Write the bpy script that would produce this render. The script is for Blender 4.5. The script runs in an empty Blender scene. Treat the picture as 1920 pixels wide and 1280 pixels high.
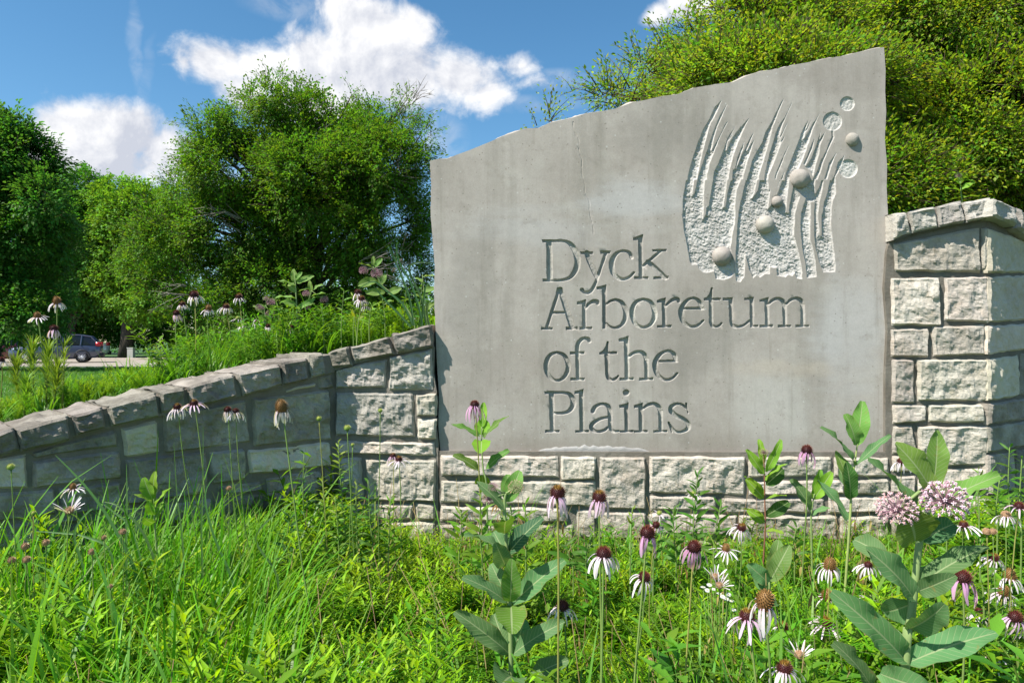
import bpy, math, random
import numpy as np
from mathutils import Vector, Matrix, noise, geometry

# ------------------------------------------------------------------ scene, camera, light
SC = bpy.context.scene
COL = SC.collection
CAMZ, F = 1.25, 1280.0          # eye height in metres, focal length in photo pixels (1920 wide)
cam_d = bpy.data.cameras.new('camera')
cam_d.sensor_width, cam_d.lens = 36.0, 24.0
cam_d.clip_start, cam_d.clip_end = 0.05, 3000.0
cam = bpy.data.objects.new('camera', cam_d)
cam.location = (0, 0, CAMZ)
cam.rotation_euler = (math.radians(90), 0, 0)
COL.objects.link(cam)
SC.camera = cam

SUN_AZ, SUN_EL = math.radians(57), math.radians(51)   # azimuth to the left of straight behind the camera
L = Vector((-math.sin(SUN_AZ) * math.cos(SUN_EL), -math.cos(SUN_AZ) * math.cos(SUN_EL), math.sin(SUN_EL)))
sun_d = bpy.data.lights.new('sun', 'SUN')
sun_d.energy, sun_d.angle, sun_d.color = 4.8, math.radians(0.53), (1.0, 0.95, 0.87)
sun = bpy.data.objects.new('sun', sun_d)
sun.rotation_euler = (-L).to_track_quat('-Z', 'Y').to_euler()
sun.location = L * 40
COL.objects.link(sun)
SC.view_settings.view_transform = 'Standard'
SC.view_settings.look = 'None'
SC.view_settings.exposure = 0.84
SC.view_settings.gamma = 1.0
SC.view_settings.use_curve_mapping = False
SC.cycles.max_bounces = 8
SC.cycles.transmission_bounces = 6
SC.cycles.transparent_max_bounces = 6
SC.cycles.sample_clamp_indirect = 6.0


class NT:
    """tiny helper for node trees"""
    def __init__(s, nt):
        s.nt = nt; s.n = nt.nodes; s.l = nt.links
    def new(s, t, **kw):
        nd = s.n.new(t)
        for k, v in kw.items():
            setattr(nd, k, v)
        return nd
    def link(s, a, b):
        s.l.new(a, b)
    def math(s, op, a, b=None, c=None, clamp=False):
        nd = s.new('ShaderNodeMath', operation=op, use_clamp=clamp)
        for i, v in enumerate((a, b, c)):
            if v is None: continue
            if isinstance(v, (int, float)): nd.inputs[i].default_value = v
            else: s.link(v, nd.inputs[i])
        return nd.outputs[0]
    def smooth(s, v, a, b, lo=0.0, hi=1.0):
        nd = s.new('ShaderNodeMapRange', interpolation_type='SMOOTHSTEP')
        s.link(v, nd.inputs[0])
        for i, x in zip((1, 2, 3, 4), (a, b, lo, hi)): nd.inputs[i].default_value = x
        return nd.outputs[0]
    def mix(s, f, a, b, mode='MIX'):
        nd = s.new('ShaderNodeMix', data_type='RGBA', blend_type=mode)
        for k, v in ((0, f), (6, a), (7, b)):
            if isinstance(v, (int, float)): nd.inputs[k].default_value = v
            elif isinstance(v, tuple): nd.inputs[k].default_value = v if len(v) == 4 else v + (1.0,)
            else: s.link(v, nd.inputs[k])
        return nd.outputs[2]
    def noise(s, vec, scale, detail=4, rough=0.55, dist=0.0):
        nd = s.new('ShaderNodeTexNoise')
        nd.inputs['Scale'].default_value = scale; nd.inputs['Detail'].default_value = detail
        nd.inputs['Roughness'].default_value = rough; nd.inputs['Distortion'].default_value = dist
        if vec is not None: s.link(vec, nd.inputs['Vector'])
        return nd.outputs['Fac']


def pix_dir(px, py):
    return Vector(((px - 960) / F, 1.0, (640 - py) / F)).normalized()


def build_world():
    w = bpy.data.worlds.new('World'); SC.world = w; w.use_nodes = True
    t = NT(w.node_tree); t.n.clear()
    sky = t.new('ShaderNodeTexSky', sky_type='NISHITA')
    sky.sun_disc = False
    sky.sun_elevation = SUN_EL
    sky.sun_rotation = math.atan2(L.x, L.y)
    sky.altitude = 450; sky.air_density = 1.0; sky.dust_density = 0.35; sky.ozone_density = 2.2
    hs = t.new('ShaderNodeHueSaturation'); hs.inputs['Saturation'].default_value = 1.22; hs.inputs['Value'].default_value = 0.70; hs.inputs['Hue'].default_value = 0.490
    t.link(sky.outputs[0], hs.inputs['Color'])
    tc = t.new('ShaderNodeTexCoord')
    nrm = t.new('ShaderNodeVectorMath', operation='NORMALIZE'); t.link(tc.outputs['Generated'], nrm.inputs[0])
    d = nrm.outputs[0]
    sx = t.new('ShaderNodeSeparateXYZ'); t.link(d, sx.inputs[0])
    az = t.math('ARCTAN2', sx.outputs[0], sx.outputs[1]); el = t.math('ARCSINE', sx.outputs[2])
    # cumulus clouds: each blob = azimuth, elevation, half sizes, weight
    blobs = []
    for cx, cy, rx, ry, k in (
        (410, 112, 72, 38, 1), (500, 125, 105, 50, 1), (460, 168, 50, 34, .9), (620, 135, 140, 62, 1), (705, 52, 95, 52, 1.05),
        (640, 14, 45, 30, .9), (768, 48, 45, 36, 1), (760, 150, 120, 55, 1), (855, 148, 90, 42, 1), (918, 172, 40, 24, .8),
        (975, 122, 40, 24, .7), (1010, 150, 45, 14, .45), (600, 195, 110, 40, .9), (345, 118, 20, 18, .6),
        (115, 252, 66, 40, 1.1), (165, 244, 78, 44, 1.15), (230, 258, 90, 42, 1.2), (305, 285, 70, 46, 1.1), (200, 305, 170, 38, 1.2), (95, 285, 55, 28, .8), (350, 305, 45, 32, .9),
        (1300, 8, 55, 24, .9), (1232, 28, 30, 16, .7), (805, 255, 26, 24, .45), (390, 330, 60, 26, .5)):
        a = math.atan2(cx - 960, F); e = math.atan2(640 - cy, math.hypot(F, cx - 960))
        c = math.cos(a)
        blobs.append((a, e, rx / F * c * c * 1.25, ry / F * c * 1.25, k))
    rnd = random.Random(4)
    for i in range(9):                          # the same sky goes on all round
        a = math.radians(rnd.choice((-1, 1)) * rnd.uniform(50, 180)); e = math.radians(rnd.uniform(10, 50))
        for j in range(3):
            blobs.append((a + rnd.uniform(-.1, .1), e + rnd.uniform(-.03, .03), rnd.uniform(.07, .15), rnd.uniform(.04, .07), 1))
    M = None
    for a, e, rx, ry, k in blobs:
        dx = t.math('MULTIPLY', t.math('SUBTRACT', az, a), 1 / rx)
        dy = t.math('MULTIPLY', t.math('SUBTRACT', el, e), 1 / ry)
        q = t.math('SQRT', t.math('ADD', t.math('MULTIPLY', dx, dx), t.math('MULTIPLY', dy, dy)))
        q = t.math('MULTIPLY', t.math('SUBTRACT', 1.0, q), k) if k < 1 else t.math('SUBTRACT', k, q)
        M = q if M is None else t.math('SMOOTH_MAX', M, q, 0.08)
    n1 = t.noise(d, 8.0, 10, 0.60, 0.25)
    off = t.new('ShaderNodeVectorMath', operation='ADD'); t.link(d, off.inputs[0])
    off.inputs[1].default_value = tuple(L * 0.02)
    n2 = t.noise(off.outputs[0], 8.0, 10, 0.60, 0.25)
    v = t.math('ADD', M, t.math('MULTIPLY', t.math('SUBTRACT', n1, 0.5), 2.3))
    n3 = t.noise(d, 26.0, 8, 0.62, 0.6)
    dens = t.smooth(t.math('ADD', v, t.math('MULTIPLY', t.math('SUBTRACT', n3, 0.5), 0.75)), 0.0, 0.66)
    for cx, cy, rx, ry, tilt, k in ((255, 85, 8, 42, .18, .20), (282, 160, 6, 46, -.08, .13), (800, 255, 46, 34, 0, .34), (990, 195, 70, 10, -.35, .2), (1040, 150, 42, 12, 0, .3), (560, 20, 60, 14, .1, .25), (390, 335, 60, 20, 0, .4)):
        a = math.atan2(cx - 960, F); e = math.atan2(640 - cy, math.hypot(F, cx - 960))
        du = t.math('SUBTRACT', az, a); dv = t.math('SUBTRACT', el, e)
        du = t.math('ADD', du, t.math('MULTIPLY', dv, tilt))
        du = t.math('ADD', du, t.math('MULTIPLY', t.math('SUBTRACT', n1, .5), .05))
        p2 = t.math('ADD', t.math('POWER', t.math('ABSOLUTE', t.math('MULTIPLY', du, F / rx * .72)), 2.0), t.math('POWER', t.math('ABSOLUTE', t.math('MULTIPLY', dv, F / ry * .8)), 2.0))
        dens = t.math('MAXIMUM', dens, t.math('MULTIPLY', t.math('MULTIPLY', t.smooth(p2, 0.0, 2.2, 1, 0), t.smooth(n3, .3, .7)), k))
    lit = t.math('ADD', t.math('MULTIPLY', t.math('SUBTRACT', n1, n2), 5.5), 0.66, clamp=True)
    soft = t.noise(d, 5.0, 3, 0.5)
    lit = t.math('ADD', lit, t.math('MULTIPLY', t.math('SUBTRACT', soft, 0.5), 0.9), clamp=True)
    cc = t.mix(lit, (2.65, 2.8, 3.2), (4.4, 4.4, 4.45))
    colr = t.mix(dens, hs.outputs[0], cc)
    bg = t.new('ShaderNodeBackground'); bg.inputs['Strength'].default_value = 0.135
    t.link(colr, bg.inputs['Color'])
    out = t.new('ShaderNodeOutputWorld'); t.link(bg.outputs[0], out.inputs['Surface'])


build_world()
random.seed(7)
RNG = np.random.default_rng(11)


# ------------------------------------------------------------------ helpers
def at(px, py, Y):
    """point of the world seen at photo pixel px, py at distance Y in front of the lens"""
    return Vector(((px - 960) / F * Y, Y, CAMZ + (640 - py) / F * Y))


def tag(o, label=None, cat=None, group=None, kind=None):
    for k, v in (('label', label), ('category', cat), ('group', group), ('kind', kind)):
        if v: o[k] = v
    return o


def empty(name, loc):
    o = bpy.data.objects.new(name, None); o.empty_display_size = 0.05
    o.location = loc; COL.objects.link(o)
    return o


def put(name, mesh, parent=None, loc=(0, 0, 0), rot=None, scale=None):
    o = bpy.data.objects.new(name, mesh)
    if rot is not None:
        o.rotation_mode = 'QUATERNION'; o.rotation_quaternion = rot.to_quaternion() if isinstance(rot, Matrix) else rot
    o.location = loc
    if scale is not None: o.scale = (scale,) * 3 if isinstance(scale, (int, float)) else scale
    if parent is not None: o.parent = parent
    COL.objects.link(o)
    return o


class MB:
    """collects vertices, faces, colours and uvs for one mesh"""
    def __init__(s):
        s.v = []; s.f = []; s.c = []; s.uv = []; s.mi = []
    def add(s, V, Fc, col=(1, 1, 1), uv=None, mi=0):
        o = len(s.v)
        s.v.extend([tuple(p) for p in V])
        s.f.extend([tuple(i + o for i in q) for q in Fc])
        s.mi.extend([mi] * len(Fc))
        if isinstance(col, tuple): s.c.extend([col] * len(V))
        else: s.c.extend(col)
        s.uv.extend(uv if uv is not None else [(0.0, 0.0)] * len(V))
    def mesh(s, name, mats, smooth=True, origin=None):
        V = np.array(s.v, dtype=np.float32).reshape(-1, 3)
        if origin is not None: V = V - np.array(origin, dtype=np.float32)
        me = bpy.data.meshes.new(name)
        me.from_pydata(V.tolist(), [], s.f)
        for m in (mats if isinstance(mats, (list, tuple)) else [mats]): me.materials.append(m)
        a = me.color_attributes.new('Col', 'FLOAT_COLOR', 'POINT')
        cc = np.ones((len(s.v), 4), dtype=np.float32); cc[:, :3] = np.array(s.c, dtype=np.float32).reshape(-1, 3)
        a.data.foreach_set('color', cc.ravel())
        ul = me.uv_layers.new(name='UVMap')
        li = np.empty(len(me.loops), dtype=np.int32); me.loops.foreach_get('vertex_index', li)
        ul.data.foreach_set('uv', np.array(s.uv, dtype=np.float32).reshape(-1, 2)[li].ravel())
        if smooth: me.polygons.foreach_set('use_smooth', np.ones(len(me.polygons), dtype=bool))
        if any(s.mi): me.polygons.foreach_set('material_index', np.array(s.mi, dtype=np.int32))
        me.update()
        return me
    def obj(s, name, mats, parent=None, smooth=True):
        o0 = parent.location if parent is not None else None
        return put(name, s.mesh(name, mats, smooth, o0), parent)


def tube(mb, pts, rad, ns=6, col=(1, 1, 1), cap=True):
    pts = [Vector(p) for p in pts]; n = len(pts)
    V = []; Fc = []
    ref = Vector((0.31, 0.17, 0.93))
    for i, p in enumerate(pts):
        d = (pts[min(i + 1, n - 1)] - pts[max(i - 1, 0)]).normalized()
        r0 = ref if abs(d.dot(ref)) < 0.95 else Vector((1, 0, 0))
        a = d.cross(r0).normalized(); b = d.cross(a)
        r = rad[i] if hasattr(rad, '__len__') else rad
        for k in range(ns):
            th = 2 * math.pi * k / ns
            V.append(p + a * (math.cos(th) * r) + b * (math.sin(th) * r))
    for i in range(n - 1):
        for k in range(ns):
            k2 = (k + 1) % ns
            Fc.append((i * ns + k, i * ns + k2, (i + 1) * ns + k2, (i + 1) * ns + k))
    if cap:
        Fc.append(tuple(range((n - 1) * ns, n * ns))); Fc.append(tuple(reversed(range(ns))))
    mb.add(V, Fc, col)


def box(mb, lo, hi, col=(1, 1, 1), mi=0):
    x0, y0, z0 = lo; x1, y1, z1 = hi
    mb.add([(x0, y0, z0), (x1, y0, z0), (x1, y1, z0), (x0, y1, z0), (x0, y0, z1), (x1, y0, z1), (x1, y1, z1), (x0, y1, z1)],
           [(0, 3, 2, 1), (4, 5, 6, 7), (0, 1, 5, 4), (1, 2, 6, 5), (2, 3, 7, 6), (3, 0, 4, 7)], col, None, mi)


def catmull(P, n=8, closed=False):
    P = [np.array(p, float) for p in P]; out = []
    m = len(P)
    for i in range(m if closed else m - 1):
        g = (lambda k: P[k % m]) if closed else (lambda k: P[min(max(k, 0), m - 1)])
        p0, p1, p2, p3 = g(i - 1), g(i), g(i + 1), g(i + 2)
        for k in range(n):
            t = k / n
            out.append(0.5 * (2 * p1 + (p2 - p0) * t + (2 * p0 - 5 * p1 + 4 * p2 - p3) * t * t + (3 * p1 - p0 - 3 * p2 + p3) * t ** 3))
    out.append(P[0] if closed else P[-1])
    return out


def frame(d, n):
    """rotation whose X runs along d and whose Z leans to n"""
    x = Vector(d).normalized(); z = Vector(n) - x * Vector(n).dot(x)
    if z.length < 1e-4: z = Vector((0.3, -0.5, 0.8)) - x * Vector((0.3, -0.5, 0.8)).dot(x)
    z.normalize(); y = z.cross(x)
    return Matrix((x, y, z)).transposed()


def leaf(mb, base, d, n, Ln, W, nseg=4, curl=0.6, fold=0.25, prof=None, col=(1, 1, 1), wave=0.0):
    """a leaf blade with a midrib: curls away from its normal along its length"""
    d = Vector(d).normalized(); R = frame(d, n)
    x, y, z = (Vector(R.col[i]) for i in range(3))
    V = []; uv = []; p = Vector(base); st = Ln / nseg
    ph = random.uniform(0, 6)
    for i in range(nseg + 1):
        t = i / nseg
        w = (prof(t) if prof else math.sin(math.pi * min(1, t * 0.92 + 0.06)) ** 0.8) * W * 0.5
        up = z * (fold * w)
        wv = z * (wave * W * math.sin(ph + t * 14))
        V += [p + y * w + up + wv, p.copy(), p - y * w + up - wv]
        uv += [(1, t), (0, t), (-1, t)]
        a = -curl * st / Ln
        x, z = (x * math.cos(a) + z * math.sin(a)).normalized(), (z * math.cos(a) - x * math.sin(a)).normalized()
        p = p + x * st
    Fc = []
    for i in range(nseg):
        a = i * 3; Fc += [(a, a + 3, a + 4, a + 1), (a + 1, a + 4, a + 5, a + 2)]
    mb.add(V, Fc, col, uv)


def blade(mb, base, d, Ln, W, bend=1.0, nseg=5, col=(1, 1, 1), tipcol=None):
    """a grass blade bending over under its weight"""
    d = Vector(d).normalized()
    h = Vector((d.x, d.y, 0))
    h = h.normalized() if h.length > 1e-3 else Vector((1, 0, 0))
    s = h.cross(Vector((0, 0, 1)))
    V = []; C = []; p = Vector(base); st = Ln / nseg
    el = math.asin(max(-1, min(1, d.z)))
    for i in range(nseg + 1):
        t = i / nseg
        w = W * 0.5 * (0.65 + 0.35 * min(1, t * 4)) * (1 - t ** 2.2) + 0.0004
        V += [p + s * w, p - s * w]
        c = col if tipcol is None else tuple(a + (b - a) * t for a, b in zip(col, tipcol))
        C += [c, c]
        p = p + (h * math.cos(el) + Vector((0, 0, 1)) * math.sin(el)) * st
        el -= bend / nseg * (0.4 + 1.2 * t)
    mb.add(V, [(2 * i, 2 * i + 1, 2 * i + 3, 2 * i + 2) for i in range(nseg)], C)


def jit(c, a=0.15, h=0.0):
    k = random.uniform(1 - a, 1 + a); q = random.uniform(-h, h)
    return (max(0, c[0] * k * (1 + q)), max(0, c[1] * k), max(0, c[2] * k * (1 - q)))


def scatter(name, P, rot, scl, idx, protos, parent=None):
    """one object whose points carry copies of the prototype meshes (geometry nodes; plain geometry, no object instances)"""
    P = np.asarray(P, dtype=np.float32)
    if parent is not None: P = P - np.array(parent.location, dtype=np.float32)
    me = bpy.data.meshes.new(name)
    me.vertices.add(len(P)); me.vertices.foreach_set('co', P.ravel())
    a = me.attributes.new('rot', 'FLOAT_VECTOR', 'POINT'); a.data.foreach_set('vector', np.asarray(rot, dtype=np.float32).ravel())
    a = me.attributes.new('scl', 'FLOAT', 'POINT'); a.data.foreach_set('value', np.asarray(scl, dtype=np.float32).ravel())
    a = me.attributes.new('idx', 'INT', 'POINT'); a.data.foreach_set('value', np.asarray(idx, dtype=np.int32).ravel())
    o = put(name, me, parent)
    ng = bpy.data.node_groups.new(name, 'GeometryNodeTree')
    ng.interface.new_socket('Geometry', in_out='INPUT', socket_type='NodeSocketGeometry')
    ng.interface.new_socket('Geometry', in_out='OUTPUT', socket_type='NodeSocketGeometry')
    N = ng.nodes; gi = N.new('NodeGroupInput'); go = N.new('NodeGroupOutput')
    def attr(nm, dt):
        x = N.new('GeometryNodeInputNamedAttribute'); x.data_type = dt; x.inputs['Name'].default_value = nm
        return x.outputs['Attribute']
    r, s, ix = attr('rot', 'FLOAT_VECTOR'), attr('scl', 'FLOAT'), attr('idx', 'INT')
    jn = N.new('GeometryNodeJoinGeometry')
    for k, pr in enumerate(protos):
        oi = N.new('GeometryNodeObjectInfo'); oi.inputs['Object'].default_value = pr; oi.inputs['As Instance'].default_value = False
        cp = N.new('FunctionNodeCompare'); cp.data_type = 'INT'; cp.operation = 'EQUAL'
        ng.links.new(ix, cp.inputs[2]); cp.inputs[3].default_value = k
        io = N.new('GeometryNodeInstanceOnPoints')
        ng.links.new(gi.outputs[0], io.inputs['Points']); ng.links.new(oi.outputs['Geometry'], io.inputs['Instance'])
        ng.links.new(cp.outputs[0], io.inputs['Selection'])
        ng.links.new(r, io.inputs['Rotation']); ng.links.new(s, io.inputs['Scale'])
        ng.links.new(io.outputs[0], jn.inputs[0])
    ng.links.new(jn.outputs[0], go.inputs[0])
    md = o.modifiers.new('scatter', 'NODES'); md.node_group = ng
    o['kind'] = 'stuff'
    return o


def proto(name, mb, mats, smooth=True):
    return bpy.data.objects.new(name, mb.mesh(name, mats, smooth))


# ------------------------------------------------------------------ materials
def new_mat(name):
    m = bpy.data.materials.new(name); m.use_nodes = True
    t = NT(m.node_tree); t.n.clear()
    out = t.new('ShaderNodeOutputMaterial')
    return m, t, out


def foliage(name, trans=0.38, rough=0.5, spec=0.3, veins=False, var=0.16, sat=1.0):
    m, t, out = new_mat(name)
    at_ = t.new('ShaderNodeAttribute', attribute_name='Col')
    oi = t.new('ShaderNodeObjectInfo')
    tc = t.new('ShaderNodeTexCoord')
    nz = t.noise(tc.outputs['Object'], 9.0, 3)
    hs = t.new('ShaderNodeHueSaturation')
    t.link(at_.outputs['Color'], hs.inputs['Color'])
    t.link(t.math('ADD', 0.5 - 0.018, t.math('MULTIPLY', oi.outputs['Random'], 0.036)), hs.inputs['Hue'])
    hs.inputs['Saturation'].default_value = sat
    t.link(t.math('ADD', t.math('ADD', 1 - var * 1.5, t.math('MULTIPLY', oi.outputs['Random'], 2 * var)), t.math('MULTIPLY', nz, var)), hs.inputs['Value'])
    col = hs.outputs[0]
    p = t.new('ShaderNodeBsdfPrincipled')
    if veins:
        uv = t.new('ShaderNodeUVMap'); sx = t.new('ShaderNodeSeparateXYZ'); t.link(uv.outputs[0], sx.inputs[0])
        au = t.math('ABSOLUTE', sx.outputs[0])
        mid = t.smooth(au, 0.03, 0.09, 1, 0)
        sv = t.math('SUBTRACT', t.math('MULTIPLY', sx.outputs[1], 13.0), t.math('MULTIPLY', au, 2.2))
        fr = t.math('ABSOLUTE', t.math('SUBTRACT', t.math('FRACT', sv), 0.5))
        side = t.math('MULTIPLY', t.smooth(fr, 0.0, 0.11, 1, 0), 0.45)
        v = t.math('MAXIMUM', t.math('MULTIPLY', mid, 0.75), side)
        col = t.mix(v, col, (0.36, 0.42, 0.22))
        sp = t.smooth(t.noise(tc.outputs['Object'], 46.0, 4, 0.65), 0.63, 0.72)
        rim = t.math('MULTIPLY', t.smooth(au, .86, 1.0), t.smooth(nz, .48, .62))
        col = t.mix(t.math('MULTIPLY', t.math('MAXIMUM', sp, rim), .55), col, (0.26, 0.20, 0.06))
        bp = t.new('ShaderNodeBump'); bp.inputs['Strength'].default_value = 0.35; bp.inputs['Distance'].default_value = 0.002
        t.link(t.math('MULTIPLY', v, -1.0), bp.inputs['Height']); t.link(bp.outputs[0], p.inputs['Normal'])
    t.link(col, p.inputs['Base Color'])
    p.inputs['Roughness'].default_value = rough; p.inputs['Specular IOR Level'].default_value = spec
    tr = t.new('ShaderNodeBsdfTranslucent')
    t.link(t.mix(1.0, col, (1.25, 1.2, 0.55), 'MULTIPLY'), tr.inputs['Color'])
    mx = t.new('ShaderNodeMixShader'); mx.inputs[0].default_value = trans
    t.link(p.outputs[0], mx.inputs[1]); t.link(tr.outputs[0], mx.inputs[2]); t.link(mx.outputs[0], out.inputs['Surface'])
    return m


def rocky(name, c1, c2, stain, stain_amt, bump=0.5, fine=160.0, dark=None, splash=False):
    m, t, out = new_mat(name)
    g = t.new('ShaderNodeNewGeometry'); oi = t.new('ShaderNodeObjectInfo')
    pos = g.outputs['Position']
    n1 = t.noise(pos, 7.0, 5, 0.6); n2 = t.noise(pos, 26.0, 6, 0.65); n3 = t.noise(pos, fine, 4, 0.7)
    col = t.mix(t.smooth(n1, 0.34, 0.66), c1 + (1,), c2 + (1,))
    col = t.mix(t.math('MULTIPLY', t.smooth(n2, 0.55, 0.78), stain_amt), col, stain + (1,))
    if dark:
        col = t.mix(t.math('MULTIPLY', t.smooth(t.noise(pos, 14.0, 6, 0.7), 0.52, 0.72), 0.75), col, dark + (1,))
    if splash:                                                     # soil splashed up from the bed
        sz = t.new('ShaderNodeSeparateXYZ'); t.link(pos, sz.inputs[0])
        k = t.smooth(t.math('ADD', sz.outputs[2], t.math('MULTIPLY', n2, -0.35)), -0.05, 0.22, 1, 0)
        col = t.mix(t.math('MULTIPLY', k, 0.6), col, (0.16, 0.125, 0.08, 1))
    hs = t.new('ShaderNodeHueSaturation'); t.link(col, hs.inputs['Color'])
    v = t.math('ADD', t.math('ADD', 0.58, t.math('MULTIPLY', oi.outputs['Random'], 0.36)), t.math('MULTIPLY', n3, 0.44))
    t.link(t.math('ADD', 0.485, t.math('MULTIPLY', t.math('FRACT', t.math('MULTIPLY', oi.outputs['Random'], 7.3)), 0.03)), hs.inputs['Hue'])
    t.link(v, hs.inputs['Value'])
    p = t.new('ShaderNodeBsdfPrincipled'); t.link(hs.outputs[0], p.inputs['Base Color'])
    p.inputs['Roughness'].default_value = 0.92; p.inputs['Specular IOR Level'].default_value = 0.15
    bp = t.new('ShaderNodeBump'); bp.inputs['Strength'].default_value = bump; bp.inputs['Distance'].default_value = 0.012
    t.link(t.math('ADD', n2, t.math('MULTIPLY', n3, 0.35)), bp.inputs['Height']); t.link(bp.outputs[0], p.inputs['Normal'])
    t.link(p.outputs[0], out.inputs['Surface'])
    return m


def plain(name, col, rough=0.6, spec=0.4, metal=0.0, nscale=20.0, amt=0.2, coat=0.0, attr=False):
    m, t, out = new_mat(name)
    p = t.new('ShaderNodeBsdfPrincipled')
    tc = t.new('ShaderNodeTexCoord')
    n = t.noise(tc.outputs['Object'], nscale, 4)
    if attr:
        a = t.new('ShaderNodeAttribute', attribute_name='Col'); c = a.outputs['Color']
    else:
        r = t.new('ShaderNodeRGB'); r.outputs[0].default_value = col + (1,); c = r.outputs[0]
    hs = t.new('ShaderNodeHueSaturation'); t.link(c, hs.inputs['Color'])
    t.link(t.math('ADD', 1 - amt, t.math('MULTIPLY', n, 2 * amt)), hs.inputs['Value'])
    t.link(hs.outputs[0], p.inputs['Base Color'])
    p.inputs['Roughness'].default_value = rough; p.inputs['Specular IOR Level'].default_value = spec
    p.inputs['Metallic'].default_value = metal; p.inputs['Coat Weight'].default_value = coat
    t.link(p.outputs[0], out.inputs['Surface'])
    return m


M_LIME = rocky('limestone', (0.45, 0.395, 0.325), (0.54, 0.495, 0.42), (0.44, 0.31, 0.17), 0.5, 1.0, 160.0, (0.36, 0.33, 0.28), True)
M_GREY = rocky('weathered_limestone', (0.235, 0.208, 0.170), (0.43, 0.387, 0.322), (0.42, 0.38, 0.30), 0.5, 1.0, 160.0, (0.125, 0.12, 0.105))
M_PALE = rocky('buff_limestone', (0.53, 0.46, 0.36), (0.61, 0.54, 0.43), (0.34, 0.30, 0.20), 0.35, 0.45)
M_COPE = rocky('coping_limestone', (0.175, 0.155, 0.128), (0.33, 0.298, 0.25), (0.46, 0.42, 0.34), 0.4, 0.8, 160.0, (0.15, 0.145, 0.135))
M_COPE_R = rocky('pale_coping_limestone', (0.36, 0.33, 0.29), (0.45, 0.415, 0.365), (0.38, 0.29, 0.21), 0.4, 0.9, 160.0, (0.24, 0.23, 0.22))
M_MORT = rocky('mortar', (0.185, 0.16, 0.132), (0.235, 0.21, 0.178), (0.33, 0.31, 0.28), 0.4, 0.8, 260.0)
M_CUT = rocky('fresh_cut_stone', (0.45, 0.425, 0.39), (0.54, 0.515, 0.48), (0.34, 0.31, 0.28), 0.4, 0.8, 220.0)
M_SMEAR = rocky('white_mortar', (0.37, 0.355, 0.335), (0.46, 0.445, 0.42), (0.38, 0.37, 0.35), 0.3, 0.5, 220.0)
M_EDGE = rocky('broken_edge_stone', (0.33, 0.295, 0.245), (0.45, 0.41, 0.35), (0.48, 0.40, 0.30), 0.35, 0.7, 200.0)
M_BALL = rocky('carved_ball_stone', (0.30, 0.27, 0.235), (0.40, 0.365, 0.32), (0.24, 0.215, 0.185), 0.5, 0.35, 240.0)


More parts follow.
